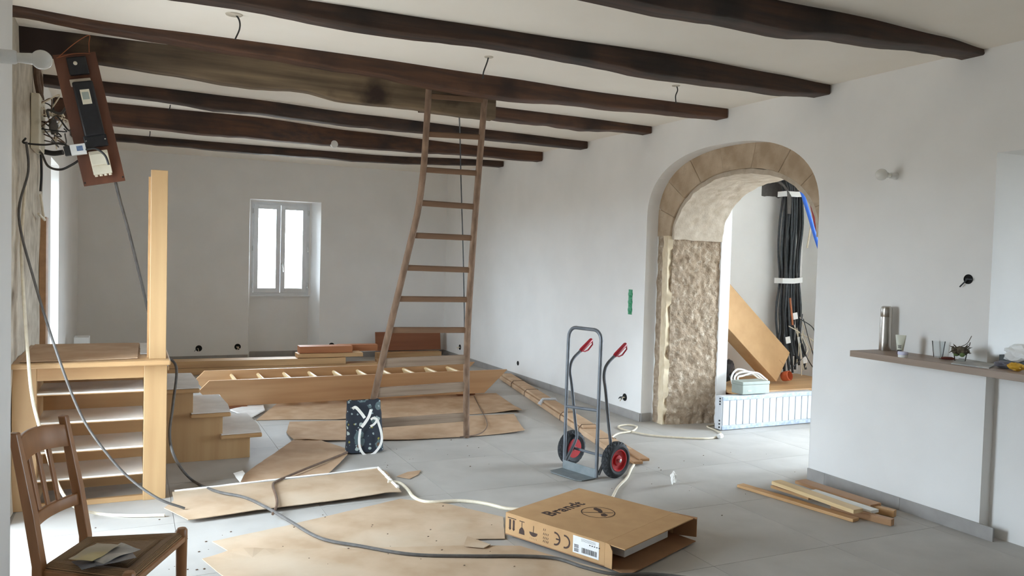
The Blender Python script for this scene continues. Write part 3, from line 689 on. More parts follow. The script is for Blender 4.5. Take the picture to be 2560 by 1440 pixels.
for s_ in (-1, 1):
    W = s_*(hwid+.008)
    MB().tube(spline([TK(W, .012, .03), TK(W, .05, .09), TK(W, .115, .19), TK(W, .125, .235), TK(W, .105, .34), TK(W, .06, .6), TK(W, .038, .70), TK(W, .045, .76), TK(W, .075, .80), TK(W, .12, .832), TK(W, .15, .852)], 5), .011, 10).build('side_tube', M_truck, ht_, smooth=True)
    g = MB().tube([TK(W, .135, .842), TK(W, .15, .852), TK(W, .245, .918), TK(W, .252, .922)], [.0125, .0165, .0155, .012], 10).build('grip', M_redp, ht_, smooth=True)
    MB().tube([TK(W, .145, .848), TK(W, .185, .838), TK(W, .218, .846), TK(W, .262, .885), TK(W, .258, .905), TK(W, .246, .918)], .0058, 8).build('grip_guard', M_redp, g, smooth=True)
    # wheel
    wc = TK(s_*(hwid+.058), .128, .129); ax = WA*s_
    prof = []; R0, hw2 = .082, .038
    for i in range(17):
        t = math.pi*i/16; prof.append((R0+.045*math.sin(t)**.8 if 0 < i < 16 else R0-.012, -hw2*math.cos(t)*(1 if 0 < i < 16 else .8)))
    def knob(i, k):
        if i < 4 or i > 12: return 0
        a = (k*3+i*4) % 12; b_ = (k*3-i*4) % 12
        return -.004 if (a < 3 or b_ < 3) else .001
    wh = MB().lathe(wc, ax, prof, 96, knob, caps=False).build('tire', M_rubber, ht_)
    MB().lathe(wc, ax, [(.05, -.03), (.078, -.03), (.080, -.026), (.080, .026), (.076, .034), (.070, .034), (.064, .018), (.038, .016), (.034, .028), (.02, .030)], 36).build('rim', M_redr, wh, smooth=True)
    MB().lathe(wc, ax, [(.014, -.04), (.014, .036), (.012, .044), (.004, .047)], 16).build('hub_cap', M_chrome, wh, smooth=True)
MB().tube([TK(-hwid, 0, .455), TK(hwid, 0, .475)], .0105, 10).build('cross_bar', M_truck, ht_, smooth=True)
MB().tube([TK(-hwid-.03, .128, .129), TK(hwid+.03, .128, .129)], .010, 10).build('axle', M_truck, ht_, smooth=True)
tp = [TK(-hwid-.01, -.015, .006), TK(hwid+.005, -.015, .006), TK(hwid-.01, -.13, .004), TK(hwid-.05, -.155, .004), TK(-hwid+.03, -.155, .004), TK(-hwid-.01, -.13, .004)]
MB().prism(tp, (0, 0, .005)).build('toe_plate', M_plate, ht_, bevel=.001)
MB().prism([TK(-hwid, -.015, .006), TK(hwid, -.015, .006), TK(hwid, -.013, .07), TK(-hwid, -.013, .07)], BA*.004).build('toe_plate_back', M_plate, ht_)

# ------------------------------------------------------------------ appliance box
bx = thing('cardboard_box', 'open flat cardboard appliance box with black print and white barcode label', 'box', (2.3, 3.7, 0))
BA0 = Vector((1.838, 3.852, 0)); BU = (Vector((2.108, 3.222, 0))-BA0).normalized(); BV = Vector((-BU.y, BU.x, 0))
if BV.x < 0: BV = -BV
BL, BW, BH = .645, .66, .118; BZ = Vector((0, 0, .0)) + Vector((0, 0, .018))
def BP(u, v, z): return BA0+BU*u+BV*v+BZ+Vector((0, 0, z))
def slab(m, p, e1, e2, t): 
    return m.prism([p, p+e1, p+e1+e2, p+e2], t)
tk = .005; Zv = Vector((0, 0, 1))
slab(MB(), BP(0, 0, BH-tk), BU*BL, BV*BW, Zv*tk).build('top_panel', M_box, bx, bevel=.001)
slab(MB(), BP(0, 0, 0), BU*BL, BV*BW, Zv*tk).build('bottom_panel', M_boxin, bx)
fr_ = slab(MB(), BP(0, 0, tk), BU*BL, Zv*(BH-2*tk), BV*tk).build('front_panel', M_box, bx)
slab(MB(), BP(0, BW-tk, tk), BU*BL, Zv*(BH-2*tk), BV*tk).build('rear_panel', M_box, bx)
slab(MB(), BP(0, tk, tk), BV*(BW-2*tk), Zv*(BH-2*tk), BU*tk).build('end_panel', M_box, bx)
FLP = .115
slab(MB(), BP(BL+.001, 0, BH-tk), BU*FLP-Zv*.004, BV*BW, Zv*tk).build('top_flap', M_box, bx)
slab(MB(), BP(BL+.001, .0, 0), BU*(FLP+.02)-Zv*.008, BV*BW, Zv*tk).build('bottom_flap', M_boxin, bx)
MB().prism([BP(BL+.001, 0, 0), BP(BL+.001, 0, BH), BP(BL+.03, -.004, BH-.002), BP(BL+.048, -.006, BH-.03), BP(BL+.048, -.006, .0)], BV*tk).build('side_flap', M_box, bx)
MB().prism([BP(BL+.001, BW, 0), BP(BL+.001, BW, BH), BP(BL+.13, BW+.02, BH), BP(BL+.13, BW+.02, .012)], -BV*tk).build('side_flap', M_boxin, bx)
slab(MB(), BP(.40, .14, .012), BU*.27, BV*.42, Zv*.085).build('foam_insert', M_wplas, bx, bevel=.004)
# print on top
FN = BU.cross(Zv)      # outward normal of the front panel (towards -V)
def uvTop(x, y):
    p = onplane(x, y, BP(0, 0, BH), Zv)-BP(0, 0, BH); return p.dot(BU), p.dot(BV)
def uvFr(x, y):
    n = BV; p = onplane(x, y, BP(0, 0, 0), n)-BP(0, 0, 0); return p.dot(BU), p.z
tu0, tv0 = uvTop(1378, 1291); tu1, tv1 = uvTop(1466, 1246)
text_mesh('Brandt', .105, BP(tu0, tv0, BH), BV, -BU, .0006, bx, 'lettering', M_ink, 1.08, .0028)
def ringflat(m, c, r1, r2, ex, ey, n=40):
    vs = [c+(ex*math.cos(2*math.pi*i/n)+ey*math.sin(2*math.pi*i/n))*r for r in (r1, r2) for i in range(n)]
    m.add(vs, [(i, (i+1) % n, n+(i+1) % n, n+i) for i in range(n)])
cu, cv = uvTop(1495, 1281)
mb = MB(); ringflat(mb, BP(cu, cv, BH+.0008), .088, .093, BU, BV)
def blob(m, pts): m.add([BP(cu+a, cv+b, BH+.0009) for a, b in pts], [tuple(range(len(pts)))])
blob(mb, [(-.062, .045), (-.055, .06), (-.02, .055), (.005, .035), (.02, .012), (.018, -.004), (.006, -.002), (-.012, .014), (-.045, .022)])
blob(mb, [(.026, -.012), (.034, .01), (.066, .0), (.07, -.03), (.05, -.04)])
blob(mb, [(-.064, -.058), (-.06, -.064), (.066, .05), (.062, .056)])
mb.build('no_stepping_symbol', M_ink, bx)
# print on the long side (the carton lies upside down)
def fp(u, z, o=.0008): return BP(u, -o, z)
def fpoly(m, pts, o=.0008): m.add([fp(u, z, o) for u, z in pts], [tuple(range(len(pts)))])
def fcx(px): return uvFr(px, 1300+(px-1262)*.27)[0]
u1, u2, u3, u4, u5, u6 = (fcx(q) for q in (1280, 1305, 1334, 1365, 1395, 1417))
mb = MB(); fpoly(mb, [(u1-.03, .092), (u1+.03, .092), (u1+.03, .097), (u1-.03, .097)])
for d in (-.013, .013): fpoly(mb, [(u1+d-.0065, .036), (u1+d+.0065, .036), (u1+d+.0065, .088), (u1+d-.0065, .088)]); fpoly(mb, [(u1+d-.010, .04), (u1+d, .028), (u1+d+.010, .04)])
mb.build('upright_arrows', M_ink, bx)
mb = MB(); fpoly(mb, [(u2-.018, .092), (u2+.018, .092), (u2+.018, .096), (u2-.018, .096)]); fpoly(mb, [(u2-.002, .06), (u2+.002, .06), (u2+.002, .092), (u2-.002, .092)])
fpoly(mb, [(u2-.02, .026), (u2+.02, .026), (u2+.017, .048), (u2+.005, .062), (u2-.005, .062), (u2-.017, .048)]); mb.build('fragile_glass', M_ink, bx)
mb = MB(); fpoly(mb, [(u3-.0015, .05), (u3+.0015, .05), (u3+.0015, .09), (u3-.0015, .09)])
fpoly(mb, [(u3-.028, .055)]+[(u3+.028*math.cos(math.pi+math.pi*i/10), .055+.022*math.sin(math.pi+math.pi*i/10)) for i in range(1, 10)]+[(u3+.028, .055)])
for k in range(5): fpoly(mb, [(u3-.022+k*.011, .018), (u3-.0205+k*.011, .018), (u3-.0205+k*.011, .026), (u3-.022+k*.011, .026)])
mb.build('keep_dry_umbrella', M_ink, bx)
mb = MB()
for row, (zz_, n_) in enumerate(((.088, 2), (.066, 4), (.046, 4), (.028, 4))):
    for k in range(n_):
        uu = u4-.018+k*.01; fpoly(mb, [(uu, zz_-.006), (uu+.003, zz_-.006), (uu+.006, zz_+.006), (uu+.003, zz_+.006)])
mb.build('stacking_marks', M_ink, bx)
def arcp(m, u, z, r1, r2, a0, a1, n=18):
    for i in range(n):
        t0, t1 = a0+(a1-a0)*i/n, a0+(a1-a0)*(i+1)/n
        fpoly(m, [(u+r1*math.cos(t0), z+r1*math.sin(t0)), (u+r2*math.cos(t0), z+r2*math.sin(t0)), (u+r2*math.cos(t1), z+r2*math.sin(t1)), (u+r1*math.cos(t1), z+r1*math.sin(t1))])
mb = MB(); arcp(mb, u5-.018, .06, .026, .035, -1.75, 1.75); fpoly(mb, [(u5-.012, .056), (u5+.012, .056), (u5+.012, .064), (u5-.012, .064)])
arcp(mb, u6-.012, .06, .026, .035, -1.75, 1.75); mb.build('ce_mark', M_ink, bx)
l0, l1 = fcx(1433), fcx(1498)
lb = MB().prism([fp(l0, .022, .0006), fp(l1, .022, .0006), fp(l1, .108, .0006), fp(l0, .108, .0006)], -BV*.0006).build('label', M_paper, bx)
mb = MB(); rr = random.Random(3); u = l0+.055
while u < l1-.016:
    wdt = rr.choice((.0015, .0025, .004)); mb.add([fp(u, .032, .0016), fp(u+wdt, .032, .0016), fp(u+wdt, .058, .0016), fp(u, .058, .0016)], [(0, 1, 2, 3)]); u += wdt+rr.choice((.0015, .003))
for z in (.03, .036, .042, .05, .056, .062): mb.add([fp(l0+.008, z, .0016), fp(l0+.036, z, .0016), fp(l0+.036, z+.0035, .0016), fp(l0+.008, z+.0035, .0016)], [(0, 1, 2, 3)])
for k in range(5): mb.add([fp(l0+.1+k*.014, .078, .0016), fp(l0+.108+k*.014, .078, .0016), fp(l0+.108+k*.014, .083, .0016), fp(l0+.1+k*.014, .083, .0016)], [(0, 1, 2, 3)])
for z in (.09, .095, .1): mb.add([fp(l0+.05, z, .0016), fp(l1-.02, z, .0016), fp(l1-.02, z+.0012, .0016), fp(l0+.05, z+.0012, .0016)], [(0, 1, 2, 3)])
mb.build('barcode', M_cabk, lb)

# ------------------------------------------------------------------ chair
ch = thing('wooden_chair', 'honey-brown wooden chair with slatted back and woven rush seat', 'chair', (0, 3.1, 0))
CF = Vector((.905, -.425, 0)).normalized(); CW = Vector((.425, .905, 0)).normalized()   # CW: towards the far side
CO = Vector((-.20, 3.145, 0)); SZ = .445
def CP(f, w_, z): return CO+CF*f+CW*w_+Vector((0, 0, z))
bwid = .145
def post(w_):
    pr = [(0.03, 0), (0.0, .3), (0, SZ), (-.03, .62), (-.085, .885)]
    mb = MB(); vs = []
    for i, (f, z) in enumerate(pr):
        hx_, hy_ = (.017, .017) if i < 3 else ((.017, .016) if i == 3 else (.014, .013))
        vs += [CP(f-hx_, w_-hy_, z), CP(f+hx_, w_-hy_, z), CP(f+hx_, w_+hy_, z), CP(f-hx_, w_+hy_, z)]
    n = len(pr); fs = [(i*4+k, i*4+(k+1) % 4, (i+1)*4+(k+1) % 4, (i+1)*4+k) for i in range(n-1) for k in range(4)]+[(3, 2, 1, 0), tuple(range((n-1)*4, n*4))]
    mb.add(vs, fs); mb.build('back_leg', M_chair, ch, bevel=.004)
post(-bwid); post(bwid)
def backf(z): # rake
    pr = [(0, SZ), (-.03, .62), (-.085, .885)]
    for (f0, z0), (f1, z1) in zip(pr[:-1], pr[1:]):
        if z <= z1: return f0+(f1-f0)*(z-z0)/(z1-z0)
    return pr[-1][0]
def rail(z0, z1, bow, nm, t=.016, arch_=0):
    N_ = 14; vs = []
    for i in range(N_+1):
        s_ = -1+2*i/N_; w_ = s_*(bwid-.012); d = -bow*(1-s_*s_); lift_ = arch_*(1-s_*s_)
        for z in (z0+lift_, z1+lift_*1.15):
            f = backf(z)+d
            vs += [CP(f-t/2, w_, z), CP(f+t/2, w_, z)]
    fs = []
    for i in range(N_):
        a = i*4; b = a+4
        fs += [(a, a+1, b+1, b), (a+2, b+2, b+3, a+3), (a, b, b+2, a+2), (a+1, a+3, b+3, b+1)]
    fs += [(0, 2, 3, 1), (N_*4, N_*4+1, N_*4+3, N_*4+2)]
    MB().add(vs, fs).build(nm, M_chair, ch, bevel=.003, smooth=True)
rail(.775, .855, .028, 'top_rail', .018, .012); rail(.565, .605, .024, 'lower_rail', .017)
for s_ in (-.42, -.02, .38):
    w_ = s_*bwid; d = -.026*(1-s_*s_)
    MB().bar(CP(backf(.6)+d, w_, .597), CP(backf(.79)+d, w_, .79), .020, .009, up=CF).build('slat', M_chair, ch, bevel=.002)
fw = .225; fd = .325
for s_ in (-1, 1):
    c = CP(fd, s_*fw*.93, 0)
    MB().tube([c, c+Vector((0, 0, .2)), c+Vector((0, 0, SZ-.03)), c+Vector((0, 0, SZ+.006)), c+Vector((0, 0, SZ+.014))], [.014, .018, .021, .021, .015], 12).build('front_leg', M_chair, ch, smooth=True)
    MB().tube([CP(.01, s_*bwid, .2), CP(fd-.01, s_*fw*.93, .2)], .009, 8).build('stretcher', M_chair, ch, smooth=True)
MB().tube([CP(fd, -fw*.9, .16), CP(fd, fw*.9, .16)], .009, 8).build('stretcher', M_chair, ch, smooth=True)
MB().tube([CP(0, -bwid, .24), CP(0, bwid, .24)], .009, 8).build('stretcher', M_chair, ch, smooth=True)
cor = [CP(-.005, -bwid, 0), CP(-.005, bwid, 0), CP(fd+.018, fw, 0), CP(fd+.018, -fw, 0)]
m0, m1 = CP(.15, 0, 0), CP(.2, 0, 0)
tri = [(cor[0], cor[1], m0, m0), (cor[1], cor[2], m1, m0), (cor[2], cor[3], m1, m1), (cor[3], cor[0], m0, m1)]
mb = MB(); uvs = []
for (a, b, c, d) in tri:
    base = len(mb.v); nn = 12; vs = []
    for j in range(nn+1):
        v = j/nn
        for i in range(nn+1):
            u = i/nn; e = a.lerp(b, u); q = d.lerp(c, u); p = e.lerp(q, v)
            sag = -.012*math.sin(math.pi*min(v, 1)*.5)+.016*math.sin(math.pi*min(1, v*2.2)) if v < .45 else -.012*math.sin(math.pi*v*.5)+.016
            roll = -.028*(1-v*6)**2 if v < 1/6 else 0
            edge = 1-abs(2*u-1)
            p = Vector((p.x, p.y, SZ-.004+sag*.7+roll)); 
            vs.append(p); uvs.append((u, v))
    mb.add(vs, [(j*(nn+1)+i, j*(nn+1)+i+1, (j+1)*(nn+1)+i+1, (j+1)*(nn+1)+i) for j in range(nn) for i in range(nn)])
# keep per-quadrant uv: build without merging
org_build = bmesh.ops.remove_doubles
o = mb.build('rush_seat', M_rush, ch, smooth=True, uvs=uvs)
MB().prism([p+Vector((0, 0, SZ-.035)) for p in cor], (0, 0, .02)).build('seat_frame', M_chair, ch, bevel=.004)
# leaflets on the chair
def leaflet(label, c, rot, L_, W_, z, m, seed):
    cx, cy = c
    def fn(u, v):
        a = (u-.5)*L_; b = (v-.5)*W_; x = cx+a*math.cos(rot)-b*math.sin(rot); y = cy+a*math.sin(rot)+b*math.cos(rot)
        return (x, y, z+.007*noise.noise((a*14, b*14, seed))+.012*max(0, abs(a)/L_*2-.6)*noise.noise((seed, b*6, 2))+.004)
    tag(MB().grid(fn, 12, 8).build('leaflet', m, thick=.001), label, 'leaflet')
M_lf1 = mat('dark_glossy_print', S(74, 76, 84), S(128, 128, 132), .35, 9, contrast=(.4, .6)); M_lf2 = mat('grey_print', S(146, 144, 140), S(176, 172, 164), .4, 10, contrast=(.45, .55)); M_lf3 = mat('beige_print', S(168, 158, 138), S(186, 172, 124), .4, 6, contrast=(.45, .6))
cl = fl(245, 1395, .46); 
leaflet('dark glossy leaflet at the bottom of the pile on the chair', (cl.x+.02, cl.y-.03), .35, .17, .10, SZ+.016, M_lf1, 1)
leaflet('grey leaflet fanned out in the pile on the chair', (cl.x+.045, cl.y-.005), .75, .15, .09, SZ+.023, M_lf2, 2)
leaflet('beige leaflet with yellowish patch on top of the chair pile', (cl.x-.01, cl.y+.01), 1.0, .15, .085, SZ+.031, M_lf3, 3)
leaflet('small slate leaflet sticking out of the chair pile', (cl.x+.05, cl.y-.045), .15, .12, .08, SZ+.0195, M_lf1, 5)

# ------------------------------------------------------------------ bulb holders
def bulb(label, p, d, R=.026):
    p = Vector(p); d = Vector(d).normalized(); r = thing('bare_bulb_lamp', label, 'lamp', p)
    MB().lathe(p, d, [(.024, 0), (.024, .012), (.019, .016), (.019, .05), (.016, .055)], 20).build('lamp_holder', M_wplas, r, smooth=True)
    pr = [(.0135, .053), (.014, .066)]+[(R*math.sin(t), .066+R*1.75-R*math.cos(t)) for t in [math.pi*(.2+.8*i/12) for i in range(12)]]+[(0, .066+R*2.75)]
    MB().lathe(p, d, pr, 24).build('bulb', M_bulb, r, smooth=True)
q = atY(0, 140, 2.6); bulb('bare white bulb in a holder on the near white wall', (-.3405, 2.6, q.z), (1, 0, .02), .027)
q = atX(2240, 440, A); bulb('bare bulb in a holder on the wall above the bar counter', (A, q.y, q.z), (-1, 0, 0), .036)
q = onplane(827, 365, (0, 8.25, 2.6), Vector((0, 1, 0)))
tag(MB().lathe((q.x, 8.115, q.z), (0, -1, 0), [(.038, 0), (.038, .02), (.034, .028), (0, .03)], 24).build('round_spotlight', M_wplas, smooth=True), 'small round white spotlight on a brown ceiling beam', 'spotlight')

# ceiling wires
for i, (px, py, tail, lab) in enumerate((((585, 36), 0, [(598, 50), (599, 72), (588, 98)], 'bent black wire hanging from a plugged ceiling hole beside the near-left bay'), ((1222, 142), 0, [(1218, 155), (1209, 180), (1207, 196)], 'black ceiling wire hanging in front of the ladder top'), ((1690, 214), 0, [(1694, 225), (1689, 240), (1690, 258)], 'black ceiling wire hanging over the arch side of the room'), ((426, 262), 0, [(425, 268), (422, 276)], 'short wire stub between the two brown beams past the girder'), ((375, 328), 0, [(375, 334), (374, 342)], 'tiny wire stub before the last ceiling beam'))):
    c = hit(*px, 2, CEIL); r = thing('ceiling_wire', lab, 'wire', (c.x, c.y, CEIL-.1))
    MB().tube(spline([c+Vector((0, 0, .01))]+[atY(x, y, c.y-.01*k) for k, (x, y) in enumerate(tail)], 5), .0045, 6).build('wire', M_cabk, r)
    if i < 3: MB().lathe(c, (0, 0, -1), [(.045 if i == 0 else .03, -.001), (.042 if i == 0 else .027, .004), (.01, .006)], 20).build('filler_patch', M_old, r)

# ------------------------------------------------------------------ wall outlets
def outlet(label, p, n, R=.034, wires=2, seed=1, out=.06):
    p = Vector(p); n = Vector(n); r = thing('socket_box', label, 'outlet', p); rg = random.Random(seed)
    MB().lathe(p-n*.001, n, [(R, 0), (R, .004), (R*.86, .005), (R*.84, .0012), (0, .001)], 24).build('back_box', M_dark, r)  # shallow disc on solid wall; the recess's shade is put into its colour
    side = n.cross(Vector((0, 0, 1)))
    for k in range(wires):
        a = p+n*.002+side*rg.uniform(-.015, .015); e = a+n*out*rg.uniform(.6, 1)+side*rg.uniform(-.05, .05)+Vector((0, 0, rg.uniform(-.05, .0)))
        MB().tube(spline([a, a+n*out*.5+side*rg.uniform(-.02, .02), e], 5), .004, 6).build('wire', rg.choice((M_cabd, M_cabw, M_cabk)), r)
for i, (x, y, lab) in enumerate(((497, 871, 'open socket box low on the window wall nearer the stairs'), (594, 867, 'open socket box low on the wall next to the window niche'), (829, 864, 'open socket box right of the window niche above the timber'))):
    outlet(lab, atY(x, y, FARY), (0, -1, 0), .042, 2, i)
outlet('open socket box on the window wall close to the room corner', (4.22, FARY, .22), (0, -1, 0), .04, 3, 12)
q = atX(1150, 864, A); outlet('open socket box on the long wall close to the room corner', (A, min(q.y, 11.2), .19), (-1, 0, 0), .04, 3, 14)
for i, (x, y, lab) in enumerate(((1295, 908, 'open socket box low on the long white wall behind the bundle'), (1562, 993, 'socket box with wire tails on the wall beside the arch'), (2421, 698, 'small hole with wire tails above the bar counter'))):
    outlet(lab, atX(x, y, A), (-1, 0, 0), .028 if i != 1 else .036, (0, 5, 2)[i], 20+i, out=(.05, .06, .02)[i])
q0 = atX(1576, 755, A); g = thing('wall_tape', 'strip of green tape stuck over switch boxes left of the arch', 'tape', q0)
for k in (-1, 0, 1):
    MB().lathe(q0+Vector((0, 0, k*.075)), (-1, 0, 0), [(.036, 0), (.034, .006), (.02, .010), (0, .008)], 18).build('tape_bump', M_green, g, smooth=True)
MB().box(A-.004, A, q0.y-.03, q0.y+.03, q0.z-.12, q0.z+.12).build('tape_strip', M_green, g)

# ------------------------------------------------------------------ hanging meter board
MY = 5.33
C0, C1, C2, C3 = [atY(*q, MY) for q in ((135, 138), (242, 130), (310, 452), (207, 467))]
mbd = thing('meter_board', 'varnished wooden board with old electricity meter hanging tilted from a beam', 'meter board', (C2+C3)/2)
MU = ((C1-C0)+(C2-C3)).normalized(); MV = ((C0-C3)+(C1-C2)).normalized(); MW_ = ((C1-C0).length+(C2-C3).length)/2; MH_ = ((C0-C3).length+(C1-C2).length)/2
MN = Vector((0, -1, 0)); MV = (MV-MU*MV.dot(MU)).normalized(); MC = (C0+C1+C2+C3)/4
def MP(u, v, d=0): return MC+MU*(u*MW_/2)+MV*(v*MH_/2)+MN*d
def mbox(m, u0, u1, v0, v1, d0, d1):
    return m.prism([MP(u0, v0, d0), MP(u1, v0, d0), MP(u1, v1, d0), MP(u0, v1, d0)], MN*(d1-d0))
mbox(MB(), -1, 1, -1, 1, -.012, .012).build('backboard', M_mboard, mbd, bevel=.002)
fb = mbox(MB(), -.42, .5, .66, .93, .012, .05).build('fuse_box', M_black, mbd, bevel=.006)
MB().lathe(MP(-.05, .83, .05), MN, [(.011, 0), (.010, .008), (.004, .012)], 14).build('knob', M_ivory, fb)
mt = mbox(MB(), -.42, .55, -.28, .55, .012, .075).build('meter_case', M_black, mbd, bevel=.010)
mbox(MB(), -.50, .48, .50, .60, .012, .05).build('meter_hood', M_old, mt, bevel=.004)
mbox(MB(), -.14, .30, .20, .42, .075, .079).build('meter_window', M_ivory, mt)
mbox(MB(), -.08, .24, .27, .38, .079, .080).build('meter_dial', M_grplas, mt)
mbox(MB(), -.50, .60, -.44, -.26, .012, .055).build('terminal_cover', M_black, mbd, bevel=.006)
for u_ in (-.4, .5): MB().lathe(MP(u_, -.34, .055), MN, [(.006, 0), (.004, .004)], 10).build('screw', M_chrome, mbd)
wb = mbox(MB(), -.42, .48, -.86, -.50, .012, .05).build('breaker_box', M_ivory, mbd, bevel=.004)
mbox(MB(), -.38, .46, -.72, -.55, .05, .068).build('breaker_cover', M_ivory, wb, bevel=.003)
for k in range(4): 
    c = MP(-.3+k*.22, -.87, .035); MB().lathe(c, -MV, [(.009, -.006), (.009, .006), (.006, .007), (.005, .002)], 12).build('terminal', M_ivory, wb)
for u_, v_ in ((-.92, -.95), (.92, -.94)): MB().lathe(MP(u_, v_, .012), MN, [(.005, 0), (.003, .002)], 10).build('screw', M_dark, mbd)
nl = atY(222, 88, MY-.03); nl.z = min(nl.z, 2.74)
MB().tube(spline([MP(-.75, .96, .014), (MP(-.75, .96, .014)+nl)/2+Vector((0, 0, .012)), nl, (MP(.7, 1.0, .014)+nl)/2, MP(.7, .99, .014)], 6), .0025, 6).build('hanging_wire', M_copper, mbd)
MB().tube(spline([MP(-.85, .95, .014), MP(0, .99, .016), MP(.75, .97, .014)], 5), .0022, 6).build('hanging_wire', M_copper, mbd)
# small white socket next to it
ws = thing('cable_splitter', 'small white plug-in device with blue display beside the meter board', 'device', atY(195, 375, 5.27))
c = atY(196, 374, 5.27)
MB().obox(c, MU*.04, Vector((0, .022, 0)), MV*.03).build('case', M_wplas, ws, bevel=.003)
MB().obox(c+MU*.008+Vector((0, -.0225, .004)), MU*.016, Vector((0, .001, 0)), MV*.014).build('display', mat('blue_display', S(70, 96, 140), S(120, 140, 170), .3, 60), ws)
MB().obox(c-MU*.055, MU*.018, Vector((0, .016, 0)), MV*.028).build('plug', M_cabk, ws, bevel=.004)

# junction box + wires on the unfinished wall
jb = thing('junction_box', 'old cream junction box spilling wires on the unfinished plaster wall', 'junction box', (LEFTX+.03, 6.25, 2.0))
MB().box(LEFTX+.02, LEFTX+.07, 5.95, 6.33, 2.12, 2.47).build('box_body', M_ivory, jb, bevel=.006)
rg = random.Random(5)
for k in range(16):
    a = Vector((LEFTX+.07, rg.uniform(6.05, 6.3), rg.uniform(2.2, 2.45))); e = Vector((LEFTX+.07+rg.uniform(.04, .14), rg.uniform(6.05, 6.35), rg.uniform(2.15, 2.42)))
    mid = (a+e)/2+Vector((rg.uniform(.02, .08), rg.uniform(-.06, .06), rg.uniform(-.10, .08)))
    MB().tube(spline([a, mid, e], 6), .0045, 6).build('wire', rg.choice((M_cab, M_cabw, M_cabk, M_cabb)), jb)
for k in range(4):
    c = Vector((LEFTX+.12+.02*rg.random(), 6.08+.07*k, 2.27+.04*rg.random()))
    MB().obox(c, (.018, .004, 0), (-.006, .03, .004), (0, 0, .035)).build('terminal_block', M_cab, jb, bevel=.003)
MB().tube(spline([(LEFTX+.05, 6.3, 2.14), (LEFTX+.12, 6.3, 2.13), (LEFTX+.18, 6.28, 2.14)], 5), .018, 10).build('connector', M_black, jb, smooth=True)
def cable(label, pts, r, m, k=8, name='cable', group=None):
    return tag(MB().tube(spline(pts, k), r, 8).build(name, m, smooth=True), label, 'cable', group)
cable('brown cable hanging from the beam down to the junction box', [(LEFTX+.03, 6.25, 2.70), (LEFTX+.05, 6.3, 2.62), (LEFTX+.06, 6.22, 2.45), (LEFTX+.075, 6.2, 2.36)], .009, M_cabb)
cable('thick dark cable end running down beside the junction box', [(LEFTX+.035, 6.12, 2.68), (LEFTX+.04, 6.12, 2.58), (LEFTX+.06, 6.16, 2.46)], .02, M_cabb)
cable('black cable looping from the junction box to the meter board', [(LEFTX+.10, 6.2, 2.36), atY(120, 275, 5.8), atY(150, 284, 5.5), MP(-.95, .22, -.016)], .008, M_cabk)
cable('thin dark cable from the junction box to the side of the meter board', [(LEFTX+.10, 6.2, 2.3), atY(140, 290, 5.7), atY(170, 325, 5.45), MP(-.95, -.1, -.016)], .005, M_cabk)
cable('black cable along the plaster to the white plug-in device', [(LEFTX+.045, 5.45, 2.10), atY(60, 357, 5.5), atY(110, 362, 5.45), atY(150, 358, 5.32), atY(172, 368, 5.28), c-Vector((0, 0, 0))+Vector((-.48, -.9, 0))*0+(atY(178, 372, 5.27)-c)], .006, M_cabk) if False else cable('black cable along the plaster to the white plug-in device', [(LEFTX+.045, 5.45, 2.12), atY(60, 357, 5.5), atY(110, 362, 5.45), atY(150, 358, 5.32), atY(174, 368, 5.28)], .006, M_cabk)
cable('black cable sagging in a loop below the meter board', [(LEFTX+.04, 6.3, 2.13), atY(105, 385, 5.9), atY(120, 415, 5.6), atY(150, 424, 5.4), atY(180, 412, 5.36), atY(205, 395, 5.36)], .007, M_cabk)
cable('short black cable from the plug-in device over the breaker box', [atY(215, 374, 5.24), atY(240, 372, 5.22), atY(262, 388, 5.22), atY(272, 412, 5.22)], .006, M_cabk)
cable('black cable stub hanging down the plaster edge', [(LEFTX+.03, 6.5, 2.15), (LEFTX+.035, 6.5, 2.0), (LEFTX+.03, 6.5, 1.88)], .008, M_cabk)
cable('cream cable with a plug hooked on the unfinished plaster', [(LEFTX+.03, 6.5, 1.86), (LEFTX+.045, 6.52, 1.72), (LEFTX+.06, 6.45, 1.68), (LEFTX+.06, 6.3, 1.69), (LEFTX+.05, 6.15, 1.71)], .008, M_cabw)
pk = MB().box(LEFTX+.006, LEFTX+.05, 6.70, 6.86, .30, 1.71).build('plank', M_brny, bevel=.003); tag(pk, 'tall brown wooden lath standing against the unfinished plaster edge', 'plank')

